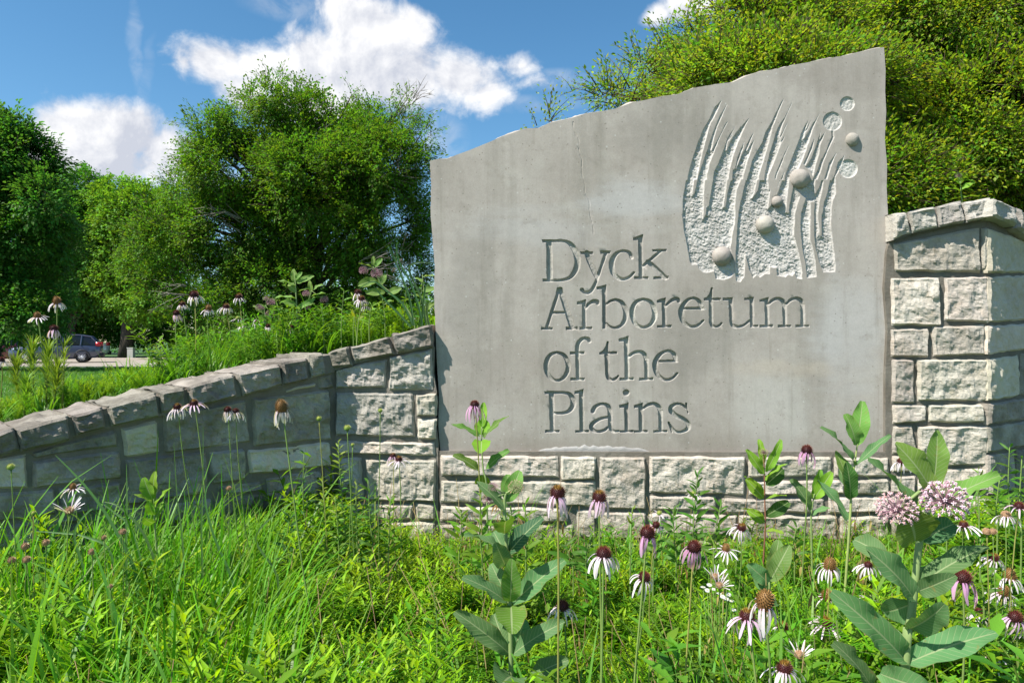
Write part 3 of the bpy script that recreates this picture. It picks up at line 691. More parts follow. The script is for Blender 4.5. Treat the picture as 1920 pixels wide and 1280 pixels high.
# letters: P = filled outline, S = stroke (x, y, width) along a curve, in the units of the enlargement they were measured on
A1, A2, A3, A4, A5 = (1010, 430, .135417), (1010, 525, .135417), (1265, 525, .135417), (1010, 615, .145833), (1010, 700, .15625)
LET = [
 ('D', A1, ['P', (105, 160), (185, 160), (195, 700), (115, 700)], ['P', (45, 142), (300, 140), (300, 178), (60, 184)], ['P', (60, 688), (300, 690), (300, 726), (60, 726)],
  ['S', (290, 158, 38), (380, 170, 44), (455, 220, 66), (515, 320, 80), (538, 430, 82), (525, 530, 80), (480, 620, 66), (410, 680, 46), (290, 708, 36)]),
 ('y', A1, ['P', (575, 308), (755, 305), (755, 345), (700, 350), (640, 350), (585, 345)], ['S', (668, 330, 76), (725, 480, 74), (800, 650, 60)], ['P', (850, 300), (1000, 298), (995, 335), (860, 340)],
  ['S', (935, 320, 46), (880, 480, 42), (825, 640, 42), (785, 750, 44), (735, 840, 48), (680, 878, 50), (630, 868, 46), (602, 838, 54)]),
 ('c', A1, ['S', (1288, 385, 56), (1252, 320, 46), (1160, 300, 36), (1070, 345, 52), (1016, 440, 76), (1015, 540, 76), (1060, 640, 64), (1150, 690, 48), (1245, 668, 42), (1322, 598, 30)]),
 ('k', A1, ['P', (1310, 118), (1395, 90), (1445, 72), (1448, 665), (1388, 665), (1378, 150), (1312, 152)], ['P', (1325, 656), (1520, 650), (1520, 688), (1325, 690)], ['S', (1690, 300, 40), (1440, 512, 40)],
  ['P', (1575, 278), (1775, 272), (1770, 305), (1580, 310)], ['S', (1515, 450, 60), (1640, 560, 68), (1755, 670, 64)], ['P', (1590, 655), (1800, 645), (1800, 685), (1590, 690)]),
 ('A', A2, ['P', (258, 104), (322, 104), (335, 180), (240, 180)], ['S', (278, 150, 46), (112, 655, 44)], ['S', (300, 130, 70), (465, 655, 78)], ['P', (190, 432), (385, 432), (390, 468), (180, 470)],
  ['P', (38, 652), (195, 652), (195, 690), (38, 690)], ['P', (378, 650), (540, 645), (545, 685), (378, 690)]),
 ('r', A2, ['P', (530, 300), (600, 285), (655, 268), (662, 660), (605, 660), (600, 338), (530, 340)], ['P', (570, 650), (740, 645), (740, 682), (570, 686)], ['S', (650, 395, 34), (690, 335, 42), (750, 298, 52), (805, 298, 60), (818, 325, 50)]),
 ('b', A2, ['P', (805, 98), (880, 80), (938, 62), (942, 600), (930, 676), (885, 676), (880, 130), (808, 132)],
  ['S', (930, 340, 34), (1000, 290, 36), (1080, 276, 40), (1158, 318, 56), (1200, 405, 68), (1206, 490, 68), (1175, 590, 56), (1110, 648, 42), (1040, 662, 36), (970, 632, 34), (930, 590, 30)]),
 ('o', A2, ['S', (1450, 264, 38), (1552, 305, 54), (1602, 410, 68), (1602, 520, 68), (1545, 618, 50), (1450, 655, 38), (1350, 612, 54), (1300, 505, 68), (1300, 400, 68), (1350, 305, 52), (1450, 264, 38)]),
 ('r', A2, ['P', (1640, 282), (1700, 262), (1762, 242), (1772, 640), (1712, 640), (1706, 312), (1640, 314)], ['P', (1642, 625), (1840, 621), (1840, 655), (1642, 660)], ['S', (1762, 358, 34), (1820, 298, 42), (1885, 264, 52), (1930, 268, 56), (1942, 298, 46)]),
 ('e', A3, ['P', (125, 375), (400, 372), (410, 410), (125, 412)], ['S', (368, 392, 46), (358, 325, 58), (312, 268, 46), (240, 252, 34), (160, 296, 50), (96, 400, 72), (96, 505, 72), (142, 595, 60), (222, 642, 44), (315, 632, 40), (398, 562, 28)]),
 ('t', A3, ['P', (405, 252), (445, 238), (480, 200), (508, 104), (528, 104), (530, 282), (405, 284)], ['P', (500, 248), (640, 245), (640, 280), (500, 284)], ['P', (474, 270), (530, 270), (532, 590), (478, 590)], ['S', (504, 580, 52), (522, 632, 48), (570, 646, 38), (618, 632, 34), (652, 600, 26)]),
 ('u', A3, ['P', (670, 250), (808, 238), (812, 580), (762, 580), (748, 285), (672, 285)], ['S', (786, 560, 56), (808, 625, 56), (868, 646, 42), (950, 630, 36), (1045, 560, 30)], ['P', (965, 250), (1040, 240), (1096, 235), (1100, 640), (1046, 640), (1040, 278), (968, 280)], ['P', (1046, 622), (1160, 616), (1160, 650), (1046, 656)]),
 ('m', A3, ['P', (1180, 272), (1240, 256), (1305, 238), (1312, 630), (1256, 630), (1246, 304), (1182, 302)], ['P', (1178, 620), (1365, 616), (1365, 652), (1178, 656)], ['S', (1300, 335, 32), (1360, 280, 42), (1430, 258, 44), (1492, 284, 56), (1524, 350, 60)],
  ['P', (1494, 330), (1554, 330), (1552, 630), (1500, 630)], ['P', (1430, 622), (1612, 618), (1612, 652), (1430, 656)], ['S', (1548, 332, 32), (1610, 275, 40), (1688, 254, 44), (1750, 282, 56), (1770, 350, 58)], ['P', (1742, 330), (1800, 330), (1806, 630), (1748, 630)], ['P', (1675, 622), (1865, 618), (1865, 652), (1675, 656)]),
 ('o', A4, ['S', (235, 312, 34), (325, 350, 50), (374, 440, 60), (374, 545, 60), (322, 636, 48), (240, 674, 34), (152, 636, 52), (102, 545, 62), (100, 440, 62), (150, 348, 48), (235, 312, 34)]),
 ('f', A4, ['P', (468, 260), (526, 260), (532, 655), (480, 655)], ['S', (497, 290, 57), (502, 220, 56), (530, 165, 52), (582, 132, 44), (632, 140, 50), (652, 168, 46)], ['P', (405, 305), (590, 300), (590, 335), (405, 340)], ['P', (410, 642), (592, 638), (592, 671), (410, 676)]),
 ('t', A4, ['P', (782, 318), (830, 288), (862, 240), (880, 172), (899, 172), (902, 338), (782, 338)], ['P', (880, 304), (1010, 298), (1010, 332), (880, 338)], ['P', (846, 330), (903, 330), (906, 600), (858, 600)], ['S', (882, 590, 52), (902, 648, 48), (950, 662, 36), (994, 646, 34), (1024, 616, 26)]),
 ('h', A4, ['P', (1035, 138), (1100, 122), (1156, 102), (1166, 650), (1108, 650), (1098, 172), (1035, 172)], ['P', (1042, 640), (1222, 635), (1225, 669), (1042, 674)], ['S', (1155, 370, 32), (1220, 322, 40), (1300, 304, 44), (1358, 334, 54), (1385, 400, 58)], ['P', (1356, 385), (1415, 390), (1416, 650), (1362, 650)], ['P', (1295, 640), (1472, 635), (1475, 669), (1295, 674)]),
 ('e', A4, ['P', (1540, 411), (1780, 405), (1796, 440), (1540, 442)], ['S', (1764, 420, 46), (1748, 350, 56), (1700, 302, 42), (1640, 297, 34), (1565, 338, 50), (1504, 430, 66), (1504, 532, 66), (1550, 620, 54), (1630, 665, 40), (1715, 648, 36), (1784, 582, 26)]),
 ('P', A5, ['P', (122, 220), (186, 220), (192, 692), (136, 692)], ['P', (70, 214), (300, 211), (300, 248), (75, 250)], ['S', (285, 230, 37), (365, 248, 48), (414, 315, 64), (410, 390, 64), (358, 455, 46), (280, 476, 36), (180, 475, 34)], ['P', (80, 680), (250, 677), (250, 706), (80, 710)]),
 ('l', A5, ['P', (432, 214), (490, 202), (540, 185), (550, 692), (492, 692), (486, 245), (432, 247)], ['P', (440, 682), (605, 677), (605, 706), (440, 710)]),
 ('a', A5, ['S', (652, 452, 58), (680, 402, 48), (742, 368, 36), (808, 374, 42), (852, 430, 56), (860, 560, 54), (862, 640, 54), (890, 690, 42), (962, 690, 24)], ['S', (850, 520, 34), (740, 545, 38), (662, 590, 50), (632, 640, 54), (655, 682, 48), (712, 697, 40), (790, 680, 36), (845, 632, 30)]),
 ('i', A5, ['S', (1051, 230, 76), (1053, 230, 76)], ['P', (968, 380), (1030, 366), (1081, 350), (1084, 692), (1032, 692), (1028, 412), (970, 414)], ['P', (975, 682), (1140, 677), (1140, 706), (975, 710)]),
 ('n', A5, ['P', (1145, 382), (1200, 366), (1252, 350), (1257, 692), (1204, 692), (1198, 412), (1148, 414)], ['P', (1145, 682), (1310, 677), (1310, 706), (1145, 710)], ['S', (1246, 428, 30), (1310, 378, 38), (1388, 364, 42), (1442, 400, 52), (1462, 460, 54)], ['P', (1435, 440), (1490, 440), (1490, 692), (1442, 692)], ['P', (1380, 682), (1545, 677), (1545, 706), (1380, 710)]),
 ('s', A5, ['S', (1772, 415, 28), (1720, 374, 30), (1650, 366, 34), (1592, 404, 52), (1592, 452, 58), (1645, 502, 56), (1730, 546, 58), (1792, 602, 56), (1788, 662, 48), (1710, 701, 34), (1632, 688, 36), (1576, 615, 30)], ['S', (1772, 362, 24), (1794, 470, 18)], ['S', (1564, 592, 26), (1600, 702, 20)]),
]
B6, B7, B8, B9 = (1270, 170, .140625), (1440, 170, .140625), (1270, 340, .15625), (1420, 340, .15625)
GROOVE = [
 (B6, [(598, 122), (545, 175), (500, 220), (430, 370), (340, 530), (280, 680), (200, 920), (150, 1100), (95, 1430), (235, 1430), (275, 1100), (305, 960), (345, 800), (365, 720), (410, 540), (450, 430), (500, 340), (560, 220)]),
 (B6, [(670, 175), (610, 265), (540, 390), (490, 520), (440, 660), (380, 850), (320, 1020), (270, 1180), (240, 1430), (382, 1430), (400, 1100), (440, 950), (490, 830), (460, 790), (495, 620), (540, 480), (600, 340)]),
 (B6, [(685, 395), (640, 450), (590, 560), (540, 650), (480, 760), (455, 800), (490, 830), (530, 720), (580, 600), (640, 480)]),
 (B6, [(775, 475), (720, 560), (670, 630), (640, 720), (590, 860), (550, 960), (490, 1080), (480, 1160), (465, 1430), (660, 1430), (690, 1100), (740, 890), (800, 720), (850, 600), (920, 440), (970, 355), (900, 430), (820, 520), (780, 560), (720, 660), (660, 790), (670, 690), (720, 590)]),
 (B6, [(790, 495), (740, 575), (680, 650), (685, 680), (730, 600)]),
 (B6, [(868, 440), (830, 500), (835, 512), (860, 470)]),
 (B6, [(893, 685), (850, 770), (800, 900), (770, 1040), (740, 1060), (730, 1180), (695, 1430), (855, 1430), (885, 1130), (930, 960), (980, 810), (1025, 660), (980, 720), (930, 800), (990, 640), (1025, 550), (975, 620), (930, 720), (860, 860), (785, 1040), (840, 880), (880, 770)]),
 (B6, [(1424, 110), (1389, 150), (1329, 270), (1269, 390), (1220, 480), (1180, 540), (1150, 630), (1130, 700), (1050, 830), (1000, 930), (960, 1080), (930, 1180), (900, 1430), (1055, 1430), (1090, 1130), (1160, 900), (1209, 740), (1239, 620), (1269, 500), (1309, 400), (1359, 260)]),
 (B7, [(330, 140), (280, 240), (220, 370), (160, 440), (120, 520), (90, 620), (60, 720), (20, 840), (-10, 960), (-40, 1100), (-65, 1430), (0, 1430), (10, 1120), (80, 960), (130, 830), (180, 690), (160, 600), (190, 480), (240, 350), (290, 240)]),
 (B7, [(290, 365), (250, 440), (200, 540), (160, 610), (170, 640), (220, 530), (260, 440)]), (B7, [(228, 590), (200, 640), (165, 690), (185, 690), (215, 640)]),
 (B7, [(305, 680), (260, 760), (200, 880), (150, 1000), (100, 1120), (35, 1430), (60, 1430), (120, 1130), (180, 990), (220, 880), (270, 760)]),
 (B7, [(220, 1080), (190, 1140), (150, 1240), (130, 1430), (150, 1430), (200, 1180)]),
 (B7, [(540, 395), (490, 470), (440, 580), (400, 700), (340, 850), (290, 970), (240, 1100), (175, 1430), (300, 1430), (330, 1150), (420, 1020), (490, 850), (560, 640), (610, 490), (690, 300), (640, 390), (590, 450), (540, 550), (480, 640), (500, 550)]),
 (B7, [(575, 400), (530, 480), (490, 550), (500, 560), (540, 500)]), (B7, [(628, 620), (580, 720), (530, 850), (470, 980), (500, 1000), (560, 860), (600, 760)]),
 (B7, [(710, 525), (690, 590), (660, 680), (630, 780), (580, 900), (500, 1020), (560, 1060), (600, 1150), (640, 980), (680, 860), (700, 720), (740, 620), (770, 545), (740, 580), (690, 650)]),
 (B7, [(840, 530), (850, 620), (810, 700), (770, 820), (700, 940), (660, 1060), (600, 1180), (575, 1430), (625, 1430), (650, 1200), (700, 1090), (740, 960), (790, 830), (850, 700), (890, 620), (880, 530)]),
 (B7, [(920, 820), (870, 890), (810, 970), (790, 1060), (740, 1200), (715, 1430), (748, 1430), (800, 1140), (840, 1020), (880, 910)]),
 (B7, [(1030, 840), (990, 900), (930, 960), (910, 1060), (880, 1150), (830, 1220), (815, 1430), (890, 1430), (900, 1150), (950, 1070), (1000, 1000), (1010, 920)]),
 (B8, [(105, -10), (70, 180), (60, 400), (75, 560), (120, 800), (150, 960), (170, 1000), (240, 1000), (260, 1050), (310, 1090), (370, 1095), (440, 1080), (460, 1170), (560, 1185), (640, 1150), (690, 1100), (710, 1200), (760, 1205), (800, 1150), (860, 1130), (880, 1120), (910, 1165), (950, 1120),
       (990, 1155), (1050, 1110), (1130, 1115), (1145, 1180), (1190, 1130), (1300, 1150), (1330, 1120), (1380, 1140), (1410, 1100), (1430, 1165), (1505, 1170), (1560, 1160), (1660, 1150), (1760, 1090), (1895, 1085), (1900, 1000), (1875, 780), (1845, 540), (1850, 350), (1865, 230), (1905, 150), (1900, -10)]),
]
BLADES = [
 (B8, [(203, -20), (242, -20), (205, 140), (190, 160), (185, 140)]), (B8, [(335, -20), (427, -20), (395, 180), (375, 290), (350, 320), (340, 400), (310, 450), (320, 300), (320, 150)]),
 (B8, [(603, -20), (642, -20), (600, 150), (575, 310), (555, 310), (580, 130)]), (B8, [(770, -20), (822, -20), (770, 200), (740, 330), (720, 500), (710, 700), (695, 950), (690, 1110), (685, 1110), (680, 950), (640, 800), (670, 600), (695, 480), (700, 200), (715, 100)]),
 (B8, [(960, -20), (992, -20), (960, 120), (900, 200), (930, 130), (945, 60)]), (B8, [(820, 890), (835, 950), (860, 1060), (900, 1150), (880, 1230), (800, 1230), (812, 1080)]),
 (B9, [(130, -20), (190, -20), (145, 105)]), (B9, [(185, -20), (267, -20), (220, 160), (175, 220), (165, 290), (130, 330), (150, 200), (160, 100)]), (B9, [(280, -20), (302, -20), (240, 160), (220, 165)]),
 (B9, [(385, -20), (410, 20), (430, 60), (410, 180), (390, 260), (375, 380), (345, 370), (360, 200)]),
 (B9, [(440, 40), (520, 160), (580, 210), (550, 300), (520, 400), (520, 640), (545, 850), (580, 1000), (597, 1190), (540, 1190), (540, 1050), (500, 850), (460, 700), (440, 650), (455, 380), (490, 260), (515, 180)]),
 (B9, [(640, 250), (690, 240), (680, 400), (680, 640), (700, 800), (750, 1000), (800, 1110), (718, 1180), (700, 950), (660, 760), (635, 700), (640, 400)]),
 (B9, [(700, -20), (772, -20), (740, 80), (700, 140), (690, 60)]), (B9, [(800, -20), (872, -20), (840, 130), (800, 260), (785, 370), (770, 400), (770, 660), (750, 640), (730, 400), (750, 250), (780, 120)]),
 (B9, [(155, 1030), (225, 1040), (235, 1120), (185, 1200), (150, 1110)]),
]
DISCS = [(1440 + 1058 * .140625, 170 + 175 * .140625, 13.8), (1440 + 860 * .140625, 170 + 410 * .140625, 18.0), (1440 + 1070 * .140625, 170 + 1040 * .140625, 17.6)]
BALLS = [(1598, 262, 13.2), (1499.5, 335, 18.5), (1457.5, 378, 10.8), (1435, 421, 17), (1354, 480, 18)]


def sdf_poly(X, Y, pts):
    d = np.full(X.shape, 1e9); ins = np.zeros(X.shape, bool)
    n = len(pts)
    for i in range(n):
        x0, y0 = pts[i]; x1, y1 = pts[(i + 1) % n]
        ex, ey = x1 - x0, y1 - y0
        wx, wy = X - x0, Y - y0
        t = np.clip((wx * ex + wy * ey) / (ex * ex + ey * ey + 1e-9), 0, 1)
        d = np.minimum(d, np.hypot(wx - t * ex, wy - t * ey))
        c = (y0 > Y) != (y1 > Y)
        if ey != 0: ins ^= c & (X < ex * (Y - y0) / ey + x0)
    return np.where(ins, -d, d)


def sdf_stroke(X, Y, pts):
    P = catmull(pts, 7) if len(pts) > 2 else [np.array(p, float) for p in pts]
    d = np.full(X.shape, 1e9)
    for a, b in zip(P[:-1], P[1:]):
        e = b[:2] - a[:2]; t = np.clip(((X - a[0]) * e[0] + (Y - a[1]) * e[1]) / (e @ e + 1e-9), 0, 1)
        d = np.minimum(d, np.hypot(X - a[0] - t * e[0], Y - a[1] - t * e[1]) - 0.5 * (a[2] + (b[2] - a[2]) * t))
    return d


def build_slab():
    outl_top = [(806, 301), (822, 297), (838, 297), (858, 290), (878, 282), (900, 274), (922, 265), (940, 256), (962, 250), (985, 240), (1008, 241), (1030, 231), (1052, 226), (1075, 220), (1100, 213),
                (1128, 208), (1155, 203), (1185, 192), (1215, 186), (1240, 180), (1270, 177), (1300, 166), (1330, 161), (1348, 157), (1375, 154), (1400, 143), (1425, 134), (1455, 130), (1490, 122), (1520, 117), (1550, 109), (1580, 105), (1610, 98), (1640, 92), (1658, 88)]
    outl_r = [(1658, 88), (1661, 130), (1659, 170), (1662, 210), (1659, 260), (1664, 310), (1662, 350), (1666, 410), (1663, 470), (1658, 530), (1660, 570), (1666, 620), (1663, 680), (1667, 740), (1665, 800), (1668, 849)]
    outl_l = [(825, 846), (822, 800), (823, 740), (820, 690), (818, 640), (817, 600), (813, 550), (815, 500), (811, 450), (808, 400), (809, 350), (806, 301)]
    outl = outl_top[:-1] + outl_r + outl_l[:-1]
    rnd = random.Random(5)
    outl = [(x + rnd.uniform(-.8, .8), y + rnd.uniform(-.8, .8)) for x, y in outl]
    cx, cy = 1236, 847
    root = tag(empty('stone_sign', (at(cx, cy, SY).x, SY + 0.12, at(cx, cy, SY).z)), 'grey limestone sign slab with sloping broken top, engraved words and carved grass relief', 'sign')
    org = np.array(root.location)
    w3 = lambda x, y, dep: ((x - 960) * MPP, SY + dep, CAMZ + (640 - y) * MPP)
    x0, y0, nx, ny, st = 1004.0, 172.0, 816, 864, 0.775
    xs = x0 + st * np.arange(nx + 1); ys = y0 + st * np.arange(ny + 1)
    X, Y = np.meshgrid(xs, ys)
    SL = np.full(X.shape, 1e3); ID = np.full(X.shape, -1, int)
    nzw = 0.9 * vnoise(X / 7, Y / 7, 3) + 0.5 * vnoise(X / 2.5, Y / 2.5, 4)
    def window(pts, pad=6):
        a = np.array([p[:2] for p in pts]); m = pad + max([p[2] for p in pts], default=0) / 2 if len(pts[0]) > 2 else pad
        i0 = max(0, int((a[:, 0].min() - m - x0) / st)); i1 = min(nx + 1, int((a[:, 0].max() + m - x0) / st) + 2)
        j0 = max(0, int((a[:, 1].min() - m - y0) / st)); j1 = min(ny + 1, int((a[:, 1].max() + m - y0) / st) + 2)
        return slice(j0, j1), slice(i0, i1)
    for li, spec in enumerate(LET):
        ox, oy, s = spec[1]
        for sh in spec[2:]:
            pts = [(ox + p[0] * s, oy + p[1] * s) + tuple(v * s for v in p[2:]) for p in sh[1:]]
            wd = window(pts)
            d = sdf_poly(X[wd], Y[wd], pts) if sh[0] == 'P' else sdf_stroke(X[wd], Y[wd], pts)
            d = d - 0.35
            m = d < SL[wd]
            SL[wd] = np.where(m, d, SL[wd]); ID[wd] = np.where(m, li, ID[wd])
    SR = np.full(X.shape, 1e3)
    for (ox, oy, s), pts in GROOVE:
        pts = Z(ox, oy, s, pts); wd = window(pts); SR[wd] = np.minimum(SR[wd], sdf_poly(X[wd], Y[wd], pts))
    for (ox, oy, s), pts in BLADES:
        pts = Z(ox, oy, s, pts); wd = window(pts); SR[wd] = np.maximum(SR[wd], -(sdf_poly(X[wd], Y[wd], pts) - 0.25))
    SD = np.full(X.shape, 1e3); DID = np.full(X.shape, -1, int)
    for k, (a, b, r) in enumerate(DISCS):
        d = np.hypot(X - a, Y - b) - r; m = d < SD
        SD = np.where(m, d, SD); DID = np.where(m, k, DID)
    SLn = SL + 0.55 * nzw; SRn = SR + 0.9 * nzw; SDn = SD + 0.4 * nzw
    rough = vnoise((X + .7 * Y) / 9.0, (Y - .7 * X) / 3.6, 21) * 1.1 + vnoise(X / 2.6, Y / 2.2, 22) * 0.8 + vnoise(X / 12, Y / 12, 23) * .6
    dep = np.zeros(X.shape)
    kk = np.clip(-SLn / 1.5, 0, 1)
    dep = np.maximum(dep, kk * (0.0145 + 0.0020 * vnoise(X / 3, Y / 3, 8)))
    kr = np.clip(-SRn / 1.7, 0, 1); deep = np.clip(-SRn / 6.0, 0, 1)
    dep = np.maximum(dep, kr * (0.0065 + 0.0045 * deep + 0.0055 * rough * np.clip(-SRn / 3, 0, 1)))
    kd = np.clip(-SDn / 1.6, 0, 1)
    dep = np.maximum(dep, kd * (0.0065 + 0.004 * vnoise(X / 3.5, Y / 3.5, 31)))
    ck = catmull([(1075, 226, 1), (1076, 245, 1), (1085, 262, 1), (1086, 285, 1), (1091, 300, 1), (1091, 325, 1), (1096, 345, 1), (1097, 362, 1), (1105, 378, 1), (1106, 400, 1), (1112, 425, 1), (1113, 440, 1)], 5)
    cd = np.full(X.shape, 1e9)
    for a, b in zip(ck[:-1], ck[1:]):
        e = b[:2] - a[:2]; t = np.clip(((X - a[0]) * e[0] + (Y - a[1]) * e[1]) / (e @ e), 0, 1)
        cd = np.minimum(cd, np.hypot(X - a[0] - t * e[0], Y - a[1] - t * e[1]))
    cd = cd + 1.5 * vnoise(X / 4, Y / 4, 71)
    dep = np.maximum(dep, np.clip(1 - np.abs(cd) / 0.9, 0, 1) * 0.0022)
    dep[0, :] = dep[-1, :] = 0; dep[:, 0] = dep[:, -1] = 0
    ctr = lambda a: 0.25 * (a[:-1, :-1] + a[1:, :-1] + a[:-1, 1:] + a[1:, 1:])
    cl = np.zeros((ny, nx), int)                                    # 0 face, 1.. letters, 100 relief, 101.. discs
    cSL, cSR, cSD = ctr(SLn), ctr(SRn), ctr(SDn)
    cl[cSR < 0.1] = 100
    m = cSD < 0.1; cl[m] = 101 + DID[:-1, :-1][m]
    m = cSL < 0.1; cl[m] = 1 + ID[:-1, :-1][m]
    VX = (X - 960) * MPP - org[0]; VZ = CAMZ + (640 - Y) * MPP - org[2]; VY = SY + dep - org[1]
    VV = np.stack([VX, VY, VZ], -1).reshape(-1, 3)
    idx = np.arange((nx + 1) * (ny + 1)).reshape(ny + 1, nx + 1)
    Q = np.stack([idx[:-1, :-1], idx[1:, :-1], idx[1:, 1:], idx[:-1, 1:]], -1)
    flat = (ctr(dep) < 1e-6) & (cl == 0)
    bs = 8
    fb = flat.reshape(ny // bs, bs, nx // bs, bs).all(axis=(1, 3))
    fine = ~np.repeat(np.repeat(fb, bs, 0), bs, 1)
    ncol = nx // bs; jt = []
    ex = np.array([p[0] for p in outl_top]); ey = np.array([p[1] for p in outl_top])
    for i in range(ncol):
        xx = np.linspace(x0 + i * bs * st, x0 + (i + 1) * bs * st, 5)
        jt.append(max(0, int(math.ceil((np.interp(xx, ex, ey).max() + 5 - y0) / (bs * st)))))
    keep = np.arange(ny // bs)[:, None] >= np.array(jt)[None, :]
    fb &= keep
    fine &= np.repeat(np.repeat(keep, bs, 0), bs, 1)
    big = np.stack([idx[:-1:bs, :-1:bs], idx[bs::bs, :-1:bs], idx[bs::bs, bs::bs], idx[:-1:bs, bs::bs]], -1)[fb]
    def qmesh(name, quads, mat):
        u, inv = np.unique(quads.ravel(), return_inverse=True)
        me = bpy.data.meshes.new(name)
        me.vertices.add(len(u)); me.vertices.foreach_set('co', VV[u].astype(np.float32).ravel())
        nq = len(quads)
        me.loops.add(nq * 4); me.loops.foreach_set('vertex_index', inv.astype(np.int32).ravel())
        me.polygons.add(nq); me.polygons.foreach_set('loop_start', np.arange(0, nq * 4, 4, dtype=np.int32))
        me.materials.append(mat); me.update(calc_edges=True); me.validate()
        return me
    put('slab_face', qmesh('slab_face', np.concatenate([Q[fine & (cl == 0)], big]), M_SLAB), root)
    put('carved_relief', qmesh('carved_relief', Q[fine & (cl == 100)], M_CUT), root)
    for k in range(3): put('carved_disc', qmesh('carved_disc', Q[cl == 101 + k], M_CUT), root)
    for li, spec in enumerate(LET):
        q = Q[cl == 1 + li]
        if len(q): tag(put('engraved_letter', qmesh('engraved_letter', q, M_LET), root), 'engraved letter ' + spec[0] + ' of the sign words')
    # the rest of the face round the carved field, the broken edges, sides and back
    x1, y1 = xs[-1], ys[-1]
    hole = []
    for i in range(ncol):
        ytop = y0 + jt[i] * bs * st
        for xx in (x0 + i * bs * st, x0 + (i + 1) * bs * st):
            if not hole or hole[-1] != (xx, ytop): hole.append((xx, ytop))
    hole += [(x1, y1), (x0, y1)]
    tl = [[Vector((x, y, 0)) for x, y in outl], [Vector((x, y, 0)) for x, y in hole]]
    tri = geometry.tessellate_polygon(tl)
    flatp = outl + hole
    mb = MB()
    Fc = []
    for a, b, c in tri:
        (ax, ay), (bx, by), (cx_, cy_) = flatp[a], flatp[b], flatp[c]
        if (bx - ax) * (cy_ - ay) - (by - ay) * (cx_ - ax) > 0: b, c = c, b
        Fc.append((a, b, c))
    mb.add([w3(x, y, 0) for x, y in flatp], Fc)
    mb.obj('slab_border', M_SLAB, root, smooth=False)
    # broken edge: rings going back from the face outline
    den = []
    n = len(outl)
    for i in range(n):
        a, b = np.array(outl[i]), np.array(outl[(i + 1) % n]); k = max(1, int(np.hypot(*(b - a)) / 6))
        for j in range(k): den.append(a + (b - a) * j / k)
    n = len(den)
    rings = []
    ctrx, ctry = 1236, 560
    for r, (grow, dp) in enumerate(((0, 0), (0.35, .012), (0.8, .035), (1.0, .075), (1.0, .16), (0.9, .23))):
        ring = []
        for i, p in enumerate(den):
            t = den[(i + 1) % n] - den[i - 1]; nn = np.array((t[1], -t[0])) / (np.hypot(*t) + 1e-9)
            up = max(0.0, -nn[1]); side = abs(nn[0])
            amt = grow * (5.2 * up ** 2 * (0.85 + 1.1 * noise.noise(Vector((p[0] * .03, p[1] * .03, 2)))) + 1.2 * side)
            amt += (1.6 * noise.noise(Vector((p[0] * .13, p[1] * .13, r * 3.1))) if r else 0)
            q = p + nn * amt
            ring.append(w3(q[0], q[1], dp + (0.006 * noise.noise(Vector((p[0] * .1, p[1] * .1, r * 2.7 + 9))) if r else 0)))
        rings.append(ring)
    mb = MB(); V = [v for ring in rings for v in ring]; Fc = []
    for r in range(len(rings) - 1):
        for i in range(n):
            j = (i + 1) % n
            Fc.append((r * n + i, r * n + j, (r + 1) * n + j, (r + 1) * n + i))
    lastr = (len(rings) - 1) * n
    Fc += [tuple(lastr + i for i in q) for q in geometry.tessellate_polygon([[Vector((v[0], v[2], 0)) for v in rings[-1]]])]
    mb.add(V, Fc)
    mb.obj('broken_edge', M_EDGE, root, smooth=False)
    for bx, by, r in BALLS:
        R = r * MPP; c = Vector(w3(bx, by, 0.004))
        mb = MB(); V = []; Fc = []; nr, ns = 12, 24
        for i in range(nr + 1):
            ph = math.pi * 0.62 * i / nr
            for k in range(ns):
                th = 2 * math.pi * k / ns; d = Vector((math.sin(ph) * math.cos(th), -math.cos(ph) * .80, math.sin(ph) * math.sin(th)))
                V.append(c + d * R * (1 + 0.06 * noise.noise(d * 2 + Vector((bx, 0, 0)))))
        for i in range(nr):
            for k in range(ns):
                k2 = (k + 1) % ns; Fc.append((i * ns + k, i * ns + k2, (i + 1) * ns + k2, (i + 1) * ns + k))
        mb.add(V, Fc); mb.obj('stone_ball', M_BALL, root)
    # smear of white mortar along the foot of the slab
    mb = MB(); pts = []
    for i in range(41):
        x = 1006 + i * 5.3; t = i / 40
        e = math.sin(math.pi * min(1, max(0, t * 1.04 - .02))) ** .4
        pts.append((x, 848, 846 - 10 * e + 4.5 * e * noise.noise(Vector((x * .11, 1, 0))) + 2.0 * e * noise.noise(Vector((x * .4, 4, 0)))))
    V = []
    for x, yb, yt in pts: V += [w3(x, yb, -.002), w3(x, (yb + yt) / 2, -.005 - .003 * noise.noise(Vector((x * .1, 5, 0)))), w3(x, yt, -.001), w3(x, yt - .5, .002)]
    Fc = []
    for i in range(len(pts) - 1):
        a = i * 4
        for k in range(3): Fc.append((a + k, a + 4 + k, a + 5 + k, a + 1 + k))
    mb.add(V, Fc); mb.obj('mortar_smear', M_SMEAR, root)


M_LET = rocky('engraved_stone', (0.30, 0.285, 0.255), (0.37, 0.355, 0.32), (0.42, 0.40, 0.37), 0.3, 0.4, 260.0)
build_slab()


# ------------------------------------------------------------------ terrain
def sstep(a, b, x):
    t = min(1.0, max(0.0, (x - a) / (b - a))); return t * t * (3 - 2 * t)


def behind(x, y):
    """distance behind the wall line (positive behind) and the planting level there"""
    p = Vector((x, y, 0))
    if x < -0.931 or (x < 0 and (p - W_LEFT.O).dot(W_LEFT.N) < 0 and y < 3.2):
        d = -(p - W_LEFT.O).dot(W_LEFT.N); t = -(p - W_LEFT.O).dot(W_LEFT.U)
        return d, 1.16 - 0.215 * min(2.6, max(0.0, t))
    if x > 2.503:
        return max(y - WY if x < 2.6 else -9, -(p - W_SIDE.O).dot(W_SIDE.N)), 1.75
    return y - WY, 1.17 + 0.58 * sstep(0.3, 2.2, x)


